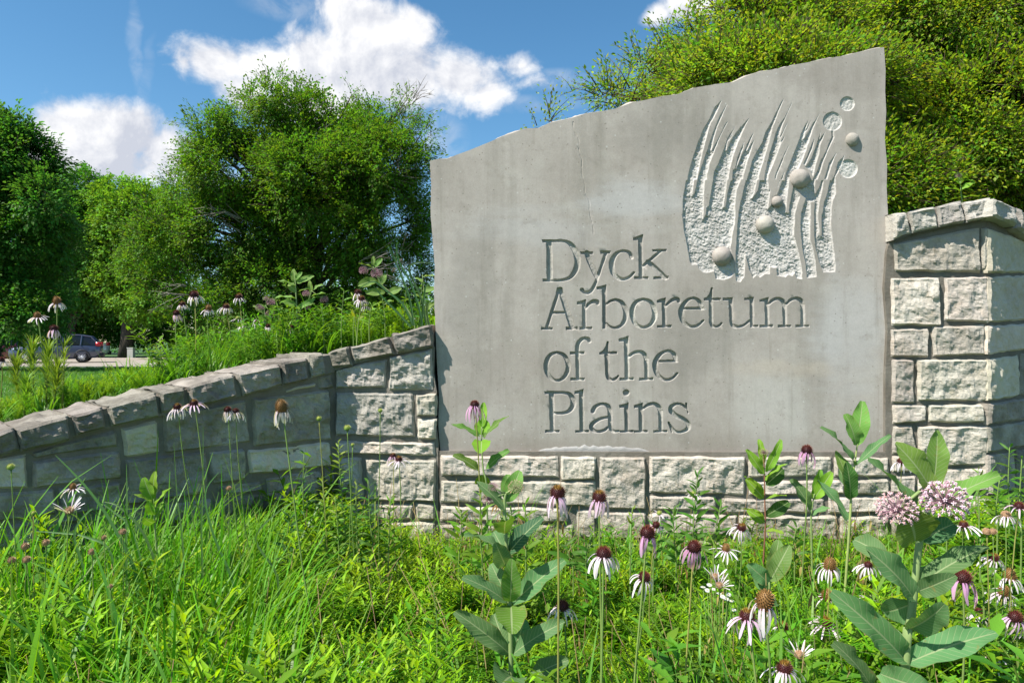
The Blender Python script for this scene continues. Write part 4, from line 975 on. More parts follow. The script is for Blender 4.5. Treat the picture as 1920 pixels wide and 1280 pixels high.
def ground_z(x, y):
    d, H = behind(x, y)
    if d < 0.1:
        return 0.03 * noise.noise(Vector((x * 1.3, y * 1.3, 0)))
    return H * (1 - sstep(0.5, 6.5, d)) ** 1.1 + 0.03 * noise.noise(Vector((x * 1.5, y * 1.5, 4))) * (1 - sstep(5, 9, d))


def soil_mat(name, c1, c2, c3, sc):
    m, t, out = new_mat(name)
    g = t.new('ShaderNodeNewGeometry'); pos = g.outputs['Position']
    n1 = t.noise(pos, sc, 6, 0.65); n2 = t.noise(pos, sc * 9, 4, 0.7)
    c = t.mix(t.smooth(n1, .3, .7), c1 + (1,), c2 + (1,)); c = t.mix(t.smooth(n2, .45, .75), c, c3 + (1,))
    p = t.new('ShaderNodeBsdfPrincipled'); t.link(c, p.inputs['Base Color']); p.inputs['Roughness'].default_value = 0.95
    bp = t.new('ShaderNodeBump'); bp.inputs['Strength'].default_value = 0.7; bp.inputs['Distance'].default_value = 0.03
    t.link(n2, bp.inputs['Height']); t.link(bp.outputs[0], p.inputs['Normal']); t.link(p.outputs[0], out.inputs['Surface'])
    return m


M_SOIL = soil_mat('soil', (0.05, 0.05, 0.022), (0.07, 0.075, 0.03), (0.04, 0.065, 0.02), 5)
M_LAWN = soil_mat('lawn', (0.035, 0.085, 0.018), (0.05, 0.115, 0.022), (0.03, 0.07, 0.02), 0.8)
M_LOT = soil_mat('concrete', (0.30, 0.255, 0.215), (0.36, 0.31, 0.26), (0.25, 0.215, 0.19), 1.2)
M_ASPH = soil_mat('asphalt', (0.07, 0.07, 0.075), (0.09, 0.09, 0.095), (0.06, 0.06, 0.06), 2)
def gridmesh(name, xs, ys, zf, mat):
    mb = MB(); V = [(x, y, zf(x, y)) for y in ys for x in xs]; n = len(xs)
    Fc = [(j * n + i, j * n + i + 1, (j + 1) * n + i + 1, (j + 1) * n + i) for j in range(len(ys) - 1) for i in range(n - 1)]
    mb.add(V, Fc); o = mb.obj(name, mat); o['kind'] = 'structure'; return o


def outer(x, y): return -0.012
gridmesh('planting_bed', [-6 + i * .15 for i in range(81)], [0.2 + i * .1 for i in range(34)], lambda x, y: ground_z(x, y) if behind(x, y)[0] < .1 else 0.0, M_SOIL)
gridmesh('planting_mound', [-9 + i * .2 for i in range(96)], [0.6 + i * .16 for i in range(68)], lambda x, y: ground_z(x, y) - 0.02 if behind(x, y)[0] > .22 else -0.35, M_SOIL)
gridmesh('ground', [-900, -120, -40, -20, -9, 9, 20, 40, 120, 900], [-60, 0.2, 11.5, 20, 32, 48, 80, 140, 900], outer, M_LAWN)
gridmesh('lawn_strip', [-60, -30, -12, 0, 20], [11, 20, 31.4], lambda x, y: -0.004, M_LAWN)
gridmesh('road', [-70, -20, 0, 40], [31.4, 34.2], lambda x, y: 0.0, M_ASPH)
gridmesh('parking_lot', [-70, -20, 0, 40], [34.2, 46.5], lambda x, y: 0.004, M_LOT)
mb = MB(); box(mb, (-70, 46.5, -.1), (40, 46.75, .13)); o = mb.obj('kerb', M_LOT); o['kind'] = 'structure'


# ------------------------------------------------------------------ trees
def rots(dirs, roll):
    """euler angles that turn +X along each direction"""
    d = np.asarray(dirs); yaw = np.arctan2(d[:, 1], d[:, 0]); pit = np.arcsin(np.clip(d[:, 2], -1, 1))
    return np.stack([roll, -pit, yaw], -1)


def twig_proto(name, n, Ln, leafL, leafW, col, mat, h=0.08, spread=1.0, seg=2, stem=(0.16, 0.12, 0.08), yellow=None):
    mb = MB(); tube(mb, [(0, 0, 0), (Ln * .5, 0, Ln * .03), (Ln, 0, -Ln * .04)], [0.006, 0.004, 0.002], 3, stem)
    for i in range(n):
        t = 0.12 + 0.88 * i / (n - 1)
        a = i * 2.4 + random.uniform(-.4, .4); k = random.uniform(.35, 1.0) * spread
        d = Vector((0.75 if i < n - 1 else 2, k * math.cos(a), k * math.sin(a) * .7 + .1))
        p = Vector((Ln * t, 0, Ln * .02)) + Vector((random.uniform(-.1, .1), random.uniform(-.25, .25), random.uniform(-.25, .25))) * Ln * spread * .8
        c = jit(yellow if yellow and random.random() < .25 else col, .25, h)
        leaf(mb, p, d, (random.uniform(-.5, .5), random.uniform(-.5, .5), 1), leafL * random.uniform(.7, 1.2), leafW * random.uniform(.8, 1.2), seg, .6, .25, None, c)
    return proto(name, mb, mat)


def crown_points(ells, n, rnd, gap=0.0, freq=1.0, shell=0.55, droop=0.0, back=0.45, up=0.2):
    """leaf positions and directions in a cluster of lobes: (centre, radii, weight)"""
    w = np.array([k * (r[0] * r[2]) for c, r, k in ells]); w = w / w.sum()
    P = []; D = []
    tries = 0
    while len(P) < n and tries < n * 8:
        tries += 1
        c, r, k = ells[rnd.choice(len(ells), p=w)]
        d = Vector(rnd.normal(size=3)); d.normalize()
        if d.y > 0.25 and rnd.random() > back: continue
        q = shell + (1 - shell) * rnd.random() ** 0.6
        if rnd.random() < 0.11: q *= rnd.uniform(1.0, 1.32)
        p = Vector((c[0] + d.x * r[0] * q, c[1] + d.y * r[1] * q, c[2] + d.z * r[2] * q))
        if gap and noise.noise(p * freq) + 0.5 * noise.noise(p * freq * 2.7) < gap - 0.45: continue
        P.append(p)
        o = d + Vector(rnd.normal(size=3)) * 0.55 + Vector((0, 0, up - droop))
        D.append(o.normalized())
    return P, D


def tree(name, label, Y, base_x, lobes, n, protos, scl, seed, trunk_r, group=None, zb=0.0, gap=.3, freq=1.0, spread=.35, cat='tree', limbs=True, droop=0.1, shell=.5, back=.45, dead=(), up=.2):
    rnd = np.random.default_rng(seed); rr = random.Random(seed)
    m = Y / F
    b = Vector(((base_x - 960) * m, Y, zb))
    root = tag(empty(name, b), label, cat, group)
    ells = []
    cxm = sum(l[0] for l in lobes) / len(lobes)
    wid = (max(l[0] + l[2] for l in lobes) - min(l[0] - l[2] for l in lobes)) * m * .5
    for l in lobes:
        px, py, rx, ry = l[:4]; k = l[4] if len(l) > 4 else 1.0
        dy = l[5] if len(l) > 5 else rr.uniform(-1, .6) * spread * wid * math.sqrt(max(0.05, 1 - ((px - cxm) * m / (wid + .01)) ** 2))
        c = at(px, py, Y + dy)
        ells.append(((c.x, c.y, c.z), (rx * m, (rx + ry) * .5 * m, ry * m), k))
    P, D = crown_points(ells, n, rnd, gap, freq, shell, droop, back, up)
    roll = rnd.uniform(-.5, .5, len(P))
    scatter('crown', P, rots(D, roll), scl * rnd.uniform(.7, 1.25, len(P)), rnd.integers(0, len(protos), len(P)), protos, root)
    if limbs:
        mb = MB()
        top = Vector((b.x + (cxm - base_x) * m * .4, Y, zb + (max(e[0][2] for e in ells) - zb) * .45))
        tr = [b + Vector((0, 0, -.1)), b + (top - b) * .35 + Vector((rr.uniform(-.1, .1), 0, 0)), b + (top - b) * .7 + Vector((rr.uniform(-.15, .15), 0, 0)), top]
        tube(mb, tr, [trunk_r * 1.3, trunk_r, trunk_r * .8, trunk_r * .5], 9)
        mb.obj('trunk', M_BARK, root)
        for (c, r, k) in ells:
            mb = MB(); s = tr[1].lerp(tr[3], rr.uniform(0.0, 1)); e = Vector(c) + Vector((0, 0, r[2] * .5))
            q = s.lerp(e, .5) + Vector((rr.uniform(-.1, .1), rr.uniform(-.1, .1), .12)) * (e - s).length
            pts = [s, s.lerp(q, .6), q, q.lerp(e, .6) , e]
            tube(mb, pts, [trunk_r * .42, trunk_r * .34, trunk_r * .25, trunk_r * .16, trunk_r * .06], 6)
            for j in range(5):                                   # side branches carried by this limb
                a = pts[rr.randint(1, 3)]; d = Vector((rr.uniform(-1, 1), rr.uniform(-1, .5), rr.uniform(-.2, .9))) * r[0] * .8
                tube(mb, [a, a + d * .5 + Vector((0, 0, .05)), a + d], [trunk_r * .14, trunk_r * .09, trunk_r * .03], 4)
            mb.obj('limb', M_BARK, root)
    for (px, py, dx, dy_, nb, ln) in dead:                          # bare grey branches
        mb = MB(); s = at(px, py, Y - wid * .35)
        d = Vector((dx, -.15, dy_)).normalized()
        for j in range(nb):
            a = s + Vector((rr.uniform(-.5, .5), rr.uniform(-.3, .3), rr.uniform(-.5, .5))) * ln * .35
            e = (d + Vector((rr.uniform(-.6, .6), rr.uniform(-.5, .5), rr.uniform(-.6, .6)))).normalized()
            L1 = ln * rr.uniform(.5, 1)
            pts = [a, a + e * L1 * .5 + Vector((0, 0, rr.uniform(-.05, .1))) * L1, a + e * L1 + Vector((0, 0, rr.uniform(-.25, .05))) * L1]
            tube(mb, pts, [.011, .007, .003], 4)
            for q in range(4):
                f = pts[1].lerp(pts[2], rr.random()); g = (e + Vector((rr.uniform(-.9, .9), rr.uniform(-.6, .6), rr.uniform(-.9, .6)))).normalized()
                tube(mb, [f, f + g * L1 * rr.uniform(.15, .4)], [.006, .002], 3)
        tag(mb.obj('dead_branch', M_TWIG, root), 'bare grey twiggy branch')
    return root


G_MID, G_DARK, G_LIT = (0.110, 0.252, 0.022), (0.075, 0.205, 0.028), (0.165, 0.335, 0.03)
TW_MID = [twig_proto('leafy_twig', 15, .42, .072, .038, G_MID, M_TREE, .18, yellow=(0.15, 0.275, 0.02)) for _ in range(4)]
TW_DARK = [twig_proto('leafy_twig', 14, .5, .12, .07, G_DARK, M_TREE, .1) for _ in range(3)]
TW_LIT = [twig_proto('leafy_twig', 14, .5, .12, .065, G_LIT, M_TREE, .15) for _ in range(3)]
G_SHR = (0.275, 0.405, 0.030)
TW_SHR = [twig_proto('leafy_twig', 18, .30, .041, .021, gg, M_TREE, .2, 1.1, 2, yellow=(0.34, 0.40, 0.03)) for gg in (G_SHR, (.17, .33, .03), (.22, .30, .035), (.26, .42, .03), (.15, .29, .03))]

tree('spreading_tree', 'broad bushy tree with bare grey twigs standing alone behind the left wall', 18.0, 600,
     [(515, 196, 44, 30), (585, 222, 70, 34), (480, 245, 66, 42), (560, 275, 105, 55), (640, 285, 95, 62), (420, 320, 62, 50), (390, 250, 28, 30, .6), (500, 330, 120, 70, 1.2), (600, 350, 120, 80, 1.2), (700, 330, 85, 80),
      (370, 395, 70, 48), (455, 430, 110, 66, 1.2), (570, 440, 130, 80, 1.2), (690, 430, 100, 80), (760, 400, 45, 60, .7), (320, 455, 66, 40), (330, 500, 95, 40), (420, 520, 110, 52), (530, 535, 120, 52), (640, 520, 110, 60), (740, 510, 70, 60), (310, 535, 40, 26, .6),
      (350, 245, 16, 18, .3), (365, 290, 30, 30, .5), (345, 350, 34, 30, .6), (300, 415, 34, 24, .5), (470, 195, 22, 20, .35), (520, 158, 24, 14, .3), (560, 178, 26, 20, .35), (625, 195, 24, 20, .35), (660, 185, 16, 16, .2), (430, 270, 24, 24, .4), (800, 420, 24, 34, .4), (740, 240, 38, 48, .6), (765, 195, 26, 24, .2), (690, 228, 36, 26, .6), (655, 235, 30, 24, .5), (790, 265, 20, 30, .35), (790, 330, 22, 40, .5), (400, 585, 70, 30), (520, 600, 80, 30), (640, 600, 90, 36), (750, 590, 60, 40)],
     19000, TW_MID, 1.0, 3, .19, gap=.42, freq=1.15, up=.3, dead=((750, 215, .5, .7, 6, 1.0), (775, 190, .8, .3, 5, .7), (705, 330, .6, .2, 12, 1.2), (450, 425, -.8, .1, 9, 1.2), (610, 300, .5, .4, 7, .9), (350, 545, -.7, -.2, 7, .9), (690, 500, .7, .1, 12, 1.3), (560, 345, -.6, .4, 7, 1.0)))
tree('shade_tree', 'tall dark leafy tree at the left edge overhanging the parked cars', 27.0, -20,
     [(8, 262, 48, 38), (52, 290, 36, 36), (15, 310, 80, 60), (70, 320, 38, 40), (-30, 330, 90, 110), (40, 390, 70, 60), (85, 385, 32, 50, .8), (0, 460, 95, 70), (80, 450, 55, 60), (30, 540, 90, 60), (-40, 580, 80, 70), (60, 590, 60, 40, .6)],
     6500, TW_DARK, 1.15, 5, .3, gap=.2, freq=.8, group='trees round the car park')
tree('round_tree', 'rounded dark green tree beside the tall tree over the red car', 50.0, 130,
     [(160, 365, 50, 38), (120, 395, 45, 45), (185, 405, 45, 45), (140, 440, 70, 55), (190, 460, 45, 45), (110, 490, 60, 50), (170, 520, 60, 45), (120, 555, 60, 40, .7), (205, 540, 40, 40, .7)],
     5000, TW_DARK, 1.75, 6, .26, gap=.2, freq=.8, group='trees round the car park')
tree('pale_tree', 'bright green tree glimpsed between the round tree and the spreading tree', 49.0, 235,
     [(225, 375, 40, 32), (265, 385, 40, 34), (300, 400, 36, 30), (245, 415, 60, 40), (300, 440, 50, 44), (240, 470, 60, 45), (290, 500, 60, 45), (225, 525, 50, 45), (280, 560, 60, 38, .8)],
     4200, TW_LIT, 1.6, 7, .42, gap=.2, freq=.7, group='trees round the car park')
for i, (bx, yy, w, hh, Yd, lab) in enumerate(((40, 590, 90, 46, 52, 'dark shrub at the far left behind the red car'), (180, 585, 70, 44, 56, 'dim shrub behind the white pickup truck'), (300, 590, 80, 50, 54, 'green shrub right of the small white box'),
                                             (470, 600, 110, 46, 50, 'shrub under the lower boughs of the spreading tree'), (680, 600, 130, 50, 48, 'shrub behind the trunk of the spreading tree'), (-60, 560, 90, 80, 50, 'shrub mass cut by the left frame edge'))):
    tree('background_shrub', lab, Yd, bx, [(bx, yy, w, hh), (bx - w * .6, yy + 18, w * .6, hh * .7), (bx + w * .6, yy + 15, w * .6, hh * .75), (bx + 5, yy - 40, w * .6, hh)], 1500, TW_DARK if i % 2 == 0 else TW_LIT, 1.5, 30 + i, .1, 'shrubs beyond the car park', limbs=False, gap=.1, freq=.5, cat='shrub')
rnd = np.random.default_rng(77)
fp = []; fd = []
for i in range(9000):
    x = rnd.uniform(-95, 110); top = 9 + 4 * noise.noise(Vector((x * .07, 0, 0))) + 2 * noise.noise(Vector((x * .3, 2, 0))) - (3.5 if x > -22 else 0)
    fp.append((x, 66 + rnd.uniform(-2, 6) + 3 * noise.noise(Vector((x * .15, 5, 0))), max(.3, top * rnd.random() ** .6))); fd.append(Vector((rnd.normal(), rnd.normal() - .6, rnd.normal() * .6 + .2)).normalized())
tag(scatter('far_woods', fp, rots(fd, rnd.uniform(-.5, .5, len(fp))), rnd.uniform(2.0, 3.4, len(fp)), rnd.integers(0, 3, len(fp)), TW_DARK), 'far belt of trees closing the view behind the car park', 'woods')

SHR = [(1335, 140, 62, 42, .5), (1290, 150, 40, 30, .45), (1310, 95, 34, 40, .38), (1385, 60, 55, 48, .42), (1430, 25, 50, 45, .42), (1420, 120, 80, 55, .6), (1500, 60, 70, 60, .7), (1475, 110, 60, 45, .9), (1560, 10, 80, 60), (1590, 80, 90, 70, 1.2), (1690, 15, 100, 60), (1690, 120, 110, 90, 1.2), (1800, 20, 120, 80), (1800, 130, 130, 90, 1.2), (1900, 60, 120, 110),
       (1740, 220, 110, 80, 1.2), (1850, 230, 130, 90, 1.2), (1720, 300, 80, 70), (1820, 320, 120, 70), (1920, 320, 110, 90), (1700, 360, 60, 40), (1650, 200, 60, 70), (2020, 150, 140, 160), (2020, 330, 130, 120), (1450, 180, 200, 50), (1600, 260, 200, 70), (1400, 260, 150, 60), (1550, 380, 200, 80),
       (1190, 170, 46, 26, .5), (1240, 158, 40, 36, .7), (1150, 185, 34, 20, .55), (1205, 135, 24, 18, .35), (1100, 168, 28, 7, .22), (1020, 232, 14, 16, .35), (1250, 95, 16, 22, .3), (1130, 160, 40, 5, .12), (1280, 60, 12, 18, .15)]
tree('large_shrub', 'tall yellow green leafy shrub filling the view behind the sign slab and right wall', 6.4, 1720, SHR, 40000, TW_SHR, .78, 12, .06, zb=1.0, gap=.24, freq=2.2, spread=.42, cat='shrub', back=.3, up=.55)

# ------------------------------------------------------------------ cars and things on the car park
M_GLASS = plain('car_glass', (0.012, 0.014, 0.018), 0.08, 0.6, amt=.05)
M_TYRE = plain('tyre_rubber', (0.02, 0.02, 0.02), 0.8, 0.3)
M_RIM = plain('alloy_rim', (0.72, 0.72, 0.74), 0.4, 0.5, 0.2)
M_TAIL = plain('red_lamp', (0.45, 0.01, 0.015), 0.2, 0.6)
M_TRIM = plain('black_trim', (0.025, 0.025, 0.028), 0.6, 0.4)


def car(label, paint, loc, ang, group='cars parked under the trees', pick=False):
    root = tag(empty('parked_car', loc), label, 'car', group)
    root.rotation_euler = (0, 0, math.radians(ang))
    def P(mb, name, mat, sm=True, par=root): return put(name, mb.mesh(name, mat, sm), par)
    M = plain('car_paint', paint, .3, .5, .25, amt=.03, coat=1.0)
    W = .9
    # sections along the car: x, floor, shoulder z, shoulder half width
    sec = [(-2.27, .45, .70, .62), (-2.2, .30, .82, .78), (-1.9, .24, .93, .86), (-1.3, .22, 1.02, W), (-.4, .22, 1.05, W), (.6, .22, 1.07, W), (1.4, .24, 1.08, .9), (1.95, .28, 1.08, .88), (2.18, .36, 1.04, .82), (2.25, .5, .95, .74)]
    mb = MB(); V = []; Fc = []
    prof = lambda z0, z1, w: [(-w * .8, z0), (-w, z0 + .14), (-w * 1.02, (z0 + z1) * .5), (-w * .985, z1 - .12), (-w * .9, z1), (w * .9, z1), (w * .985, z1 - .12), (w * 1.02, (z0 + z1) * .5), (w, z0 + .14), (w * .8, z0)]
    for x, z0, z1, w in sec: V += [(x, y, z) for y, z in prof(z0, z1, w)]
    n = 10
    for i in range(len(sec) - 1):
        for k in range(n): Fc.append((i * n + k, i * n + (k + 1) % n, (i + 1) * n + (k + 1) % n, (i + 1) * n + k))
    Fc += [tuple(reversed(range(n))), tuple((len(sec) - 1) * n + k for k in range(n))]
    mb.add(V, Fc); P(mb, 'body', M)
    cab = [(-.95, 1.03, .84), (-.2, 1.56, .68), (.4, 1.63, .69), (1.2, 1.62, .68), (1.75, 1.52, .66), (2.16, 1.06, .80)] if not pick else [(-.6, 1.03, .84), (.0, 1.62, .68), (.5, 1.66, .69), (.95, 1.64, .68), (1.1, 1.06, .80)]
    mb = MB(); V = []; Fc = []
    for x, z, w in cab: V += [(x, -w, z), (x, w, z)]
    for i in range(len(cab) - 1): Fc.append((2 * i, 2 * i + 2, 2 * i + 3, 2 * i + 1))
    lo = len(V)
    for x, z, w in cab: V += [(x, -.87, 1.03), (x, .87, 1.03)]
    for i in range(len(cab) - 1):
        a, b = 2 * i, 2 * i + 2; Fc += [(a, lo + a, lo + b, b), (a + 1, b + 1, lo + b + 1, lo + a + 1)]
    mb.add(V, Fc); P(mb, 'window', M_GLASS, False)
    mb = MB()                                                       # roof skin and pillars stand proud of the glass
    for s in (-1, 1):
        up = [Vector((x, s * (w + .012), z + .005)) for x, z, w in cab]
        tube(mb, up, .035, 5)
        for x in ((.35, 1.25) if not pick else (.9,)):
            tube(mb, [Vector((x, s * .885, 1.03)), Vector((x + .05, s * .71, 1.6))], .035, 4)
    V = [(x, s * (w + .01), z + .018) for x, z, w in cab[1:-1] for s in (-1, 1)]
    mb.add(V, [(2 * i, 2 * i + 2, 2 * i + 3, 2 * i + 1) for i in range(len(cab) - 3)]); P(mb, 'roof', M, False)
    for s in (-1, 1):
        for x in (-1.4, 1.32):
            wh = put('wheel', None, root, (x, s * .80, .35))
            mb = MB(); V = []; Fc = []; ns = 24
            pr = [(-.10, .2), (-.11, .31), (-.08, .345), (.08, .345), (.11, .31), (.10, .2)]
            for k in range(ns):
                th = 2 * math.pi * k / ns; V += [(r * math.cos(th), y, r * math.sin(th)) for y, r in pr]
            for k in range(ns):
                k2 = (k + 1) % ns
                for q in range(5): Fc.append((k * 6 + q, k * 6 + q + 1, k2 * 6 + q + 1, k2 * 6 + q))
            mb.add(V, Fc); P(mb, 'tyre', M_TYRE, True, wh)
            mb = MB()
            for k in range(10):
                th = 2 * math.pi * k / 10
                tube(mb, [(0, s * .095, 0), (.2 * math.cos(th), s * .09, .2 * math.sin(th))], .022, 4)
            tube(mb, [(0, s * .07, 0), (0, s * .11, 0)], .06, 10)
            tube(mb, [(.215 * math.cos(t * .2618), s * .085, .215 * math.sin(t * .2618)) for t in range(25)], .018, 5)
            P(mb, 'rim', M_RIM, True, wh)
            mb = MB(); tube(mb, [(.385 * math.cos(t * .2) + x, s * .885, .385 * math.sin(t * .2) + .35) for t in range(-1, 17)], .05, 6); P(mb, 'wheel_arch', M_TRIM)
        mb = MB(); box(mb, (2.0, s * .74 - .12, .98), (2.24, s * .74 + .12, 1.2)); P(mb, 'tail_lamp', M_TAIL)
        mb = MB(); box(mb, (-.55, s * .98 - .09, 1.02), (-.4, s * .98 + .09, 1.16)); P(mb, 'wing_mirror', M)
    mb = MB(); box(mb, (2.1, -.8, .3), (2.33, .8, .56)); P(mb, 'bumper', M_TRIM)
    return root


gp = Vector(((154 - 960) / F * 40, 40, .004))
a = math.radians(26); off = Vector((1.32 * math.cos(a) + .8 * math.sin(a), 1.32 * math.sin(a) - .8 * math.cos(a), 0))
car('slate grey parked hatchback with a silver alloy wheel showing, nearest the lot entrance', (0.055, 0.068, 0.115), gp - off, 26)
gp = Vector(((96 - 960) / F * 41.6, 41.6, .004))
car('dark red parked car left of the grey one, mostly hidden by plants', (0.12, 0.012, 0.02), gp - off - Vector((1.2, 1.2, 0)), 26)
gp = Vector(((205 - 960) / F * 50.5, 50.5, -.01))
car('white pickup truck in deep shade behind the grey car', (0.62, 0.63, 0.62), gp - Vector((1.9, 1.1, 0)), 30, pick=True)
bx = tag(empty('utility_box', ((246 - 960) / F * 48, 48, -.01)), 'small white utility cabinet beside a tree trunk past the lot', 'cabinet')
mb = MB(); box(mb, (-.2, -.16, 0), (.2, .16, .78)); put('cabinet', mb.mesh('cabinet', plain('cabinet_white', (0.42, 0.40, 0.36), .6), False), bx)
mb = MB(); box(mb, (-.22, -.18, .78), (.22, .18, .83)); put('lid', mb.mesh('lid', plain('cabinet_lid', (0.5, 0.49, 0.46), .5), False), bx)


# ------------------------------------------------------------------ undergrowth
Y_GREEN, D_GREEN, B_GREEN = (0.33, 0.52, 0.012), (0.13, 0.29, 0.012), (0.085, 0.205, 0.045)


def sprig(nleaf, H, leafL, leafW, c_lo, c_hi, branch=4, asc=.7):
    mb = MB(); lean = Vector((random.uniform(-.12, .12), random.uniform(-.12, .12), 1))
    def stalk(p0, d, h, n, lo):
        pts = [p0 + d * h * t + Vector((0, 0, .02 * math.sin(t * 3))) for t in (0, .5, 1)]
        tube(mb, pts, [.0022, .0018, .001], 3, (0.13, 0.2, 0.03))
        for i in range(n):
            t = lo + (1 - lo) * i / max(1, n - 1); p = p0 + d * h * t
            an = i * 2.4 + random.uniform(-.5, .5)
            dd = Vector((math.cos(an), math.sin(an), asc + .9 * max(0, t - .6)))
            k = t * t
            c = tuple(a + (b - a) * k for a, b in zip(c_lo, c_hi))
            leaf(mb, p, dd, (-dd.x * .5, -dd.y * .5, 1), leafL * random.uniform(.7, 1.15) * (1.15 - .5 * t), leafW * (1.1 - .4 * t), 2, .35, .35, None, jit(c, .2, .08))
    stalk(Vector((0, 0, 0)), lean.normalized(), H, nleaf, .25)
    for b in range(branch):
        t = random.uniform(.4, .85); an = random.uniform(0, 6.28)
        stalk(lean.normalized() * H * t, Vector((math.cos(an) * .7, math.sin(an) * .7, .9)).normalized(), H * random.uniform(.22, .4), nleaf // 4, .1)
    return mb


def tuft(nb, H, W, c, ctip, sp=.35, bend=1.1):
    mb = MB()
    for i in range(nb):
        an = random.uniform(0, 6.283); k = random.uniform(.05, sp); r = random.random() ** .5 * .05
        d = Vector((math.cos(an) * k, math.sin(an) * k, 1))
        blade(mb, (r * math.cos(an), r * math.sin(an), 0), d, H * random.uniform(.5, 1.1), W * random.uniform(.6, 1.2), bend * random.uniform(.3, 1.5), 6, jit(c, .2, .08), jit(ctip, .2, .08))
    return mb


def fern(n, H, c):
    """pinnate leaves of many small leaflets on a stalk"""
    mb = MB()
    for f in range(n):
        an = f * 2.4; p = Vector((0, 0, H * (.35 + .6 * f / n))); d = Vector((math.cos(an), math.sin(an), .45)).normalized()
        Lf = random.uniform(.10, .16)
        for i in range(12):
            t = (i + 1) / 12; q = p + d * Lf * t + Vector((0, 0, -.05 * t * t)) 
            s = d.cross(Vector((0, 0, 1))).normalized()
            for sg in (-1, 1):
                leaf(mb, q, s * sg + d * .5, (0, 0, 1), .020 * (1.2 - .6 * t), .0055, 1, .1, .0, lambda u: 1 - abs(u - .5), jit(c, .2, .05))
        tube(mb, [p, p + d * Lf + Vector((0, 0, -.05))], [.0012, .0006], 3, (0.14, 0.22, 0.04))
    tube(mb, [(0, 0, 0), (0, 0, H)], [.0025, .0015], 4, (0.15, 0.2, 0.05))
    return mb


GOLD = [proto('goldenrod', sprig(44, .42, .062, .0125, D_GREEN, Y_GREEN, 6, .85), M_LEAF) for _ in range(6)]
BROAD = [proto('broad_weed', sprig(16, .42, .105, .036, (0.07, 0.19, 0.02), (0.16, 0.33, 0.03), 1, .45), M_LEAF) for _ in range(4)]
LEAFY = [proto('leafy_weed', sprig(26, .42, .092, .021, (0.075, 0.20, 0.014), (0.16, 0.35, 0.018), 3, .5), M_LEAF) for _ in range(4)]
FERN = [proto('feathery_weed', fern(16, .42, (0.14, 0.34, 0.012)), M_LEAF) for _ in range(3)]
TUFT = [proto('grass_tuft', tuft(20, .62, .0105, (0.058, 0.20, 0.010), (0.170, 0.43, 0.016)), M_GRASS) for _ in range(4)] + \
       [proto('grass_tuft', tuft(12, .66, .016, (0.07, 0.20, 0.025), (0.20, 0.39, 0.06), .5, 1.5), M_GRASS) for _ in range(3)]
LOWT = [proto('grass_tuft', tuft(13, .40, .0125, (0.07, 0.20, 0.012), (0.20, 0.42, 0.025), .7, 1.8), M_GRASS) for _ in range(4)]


def height_at(px, Y, kind):
    if kind == 'grass':
        h = .56 if px < 560 else .42
    else:
        h = .38 if px < 700 else .34
    if 620 < px < 1750 and Y > 2.5: h = .27 if kind != 'grass' else .36
    if px > 1780: h = max(h, .40)
    return h


rnd = np.random.default_rng(5)
sets = {'goldenrod': [], 'leafy': [], 'broad': [], 'fern': [], 'grass': []}
N = 0
while N < 6400:
    Y = math.sqrt(rnd.uniform(1.35 ** 2, 3.5 ** 2)); px = rnd.uniform(-120, 2040); x = (px - 960) / F * Y
    d, H = behind(x, Y)
    if d > -.10: continue
    N += 1
    nz = noise.noise(Vector((x * 1.6, Y * 1.6, 3))) + .4 * noise.noise(Vector((x * 5, Y * 5, 1)))
    q = rnd.random() + nz * .3
    if px < 470 + 90 * nz: kind = 'grass' if q < .32 + .34 * (Y > 2.1) else ('goldenrod' if q < 1.02 else 'leafy')
    elif px < 860: kind = 'goldenrod' if q < .76 else ('grass' if q < .9 else 'leafy')
    else: kind = 'goldenrod' if q < .30 else ('leafy' if q < .54 else ('broad' if q < .64 else ('fern' if q < .84 else 'grass')))
    h = height_at(px, Y, kind) * (1 + .42 * nz) * (1.3 if rnd.random() < .10 else 1)
    sets[kind].append((x, Y, h))
tag_k = {'goldenrod': ('undergrowth', 'bright yellow green goldenrod foliage in front of the wall', GOLD, .42), 'leafy': ('leafy_undergrowth', 'mid green leafy weeds among the coneflowers', LEAFY, .42),
         'broad': ('broad_leaved_undergrowth', 'broad leaved young weeds low among the flower stalks', BROAD, .42),
         'fern': ('feathery_undergrowth', 'feathery pinnate foliage below the sign', FERN, .42), 'grass': ('grass', 'long green grass growing along the foot of the left wall', TUFT, .6)}
for k, S in sets.items():
    nm, lab, pr, h0 = tag_k[k]
    P = [(x, y, 0) for x, y, h in S]
    rt = [(rnd.uniform(-.2, .2), rnd.uniform(-.2, .2), rnd.uniform(0, 6.28)) for _ in S]
    tag(scatter(nm, P, rt, [h / h0 * rnd.uniform(.72, 1.1) for x, y, h in S], rnd.integers(0, len(pr), len(S)), pr), lab, 'undergrowth' if k != 'grass' else 'grass')

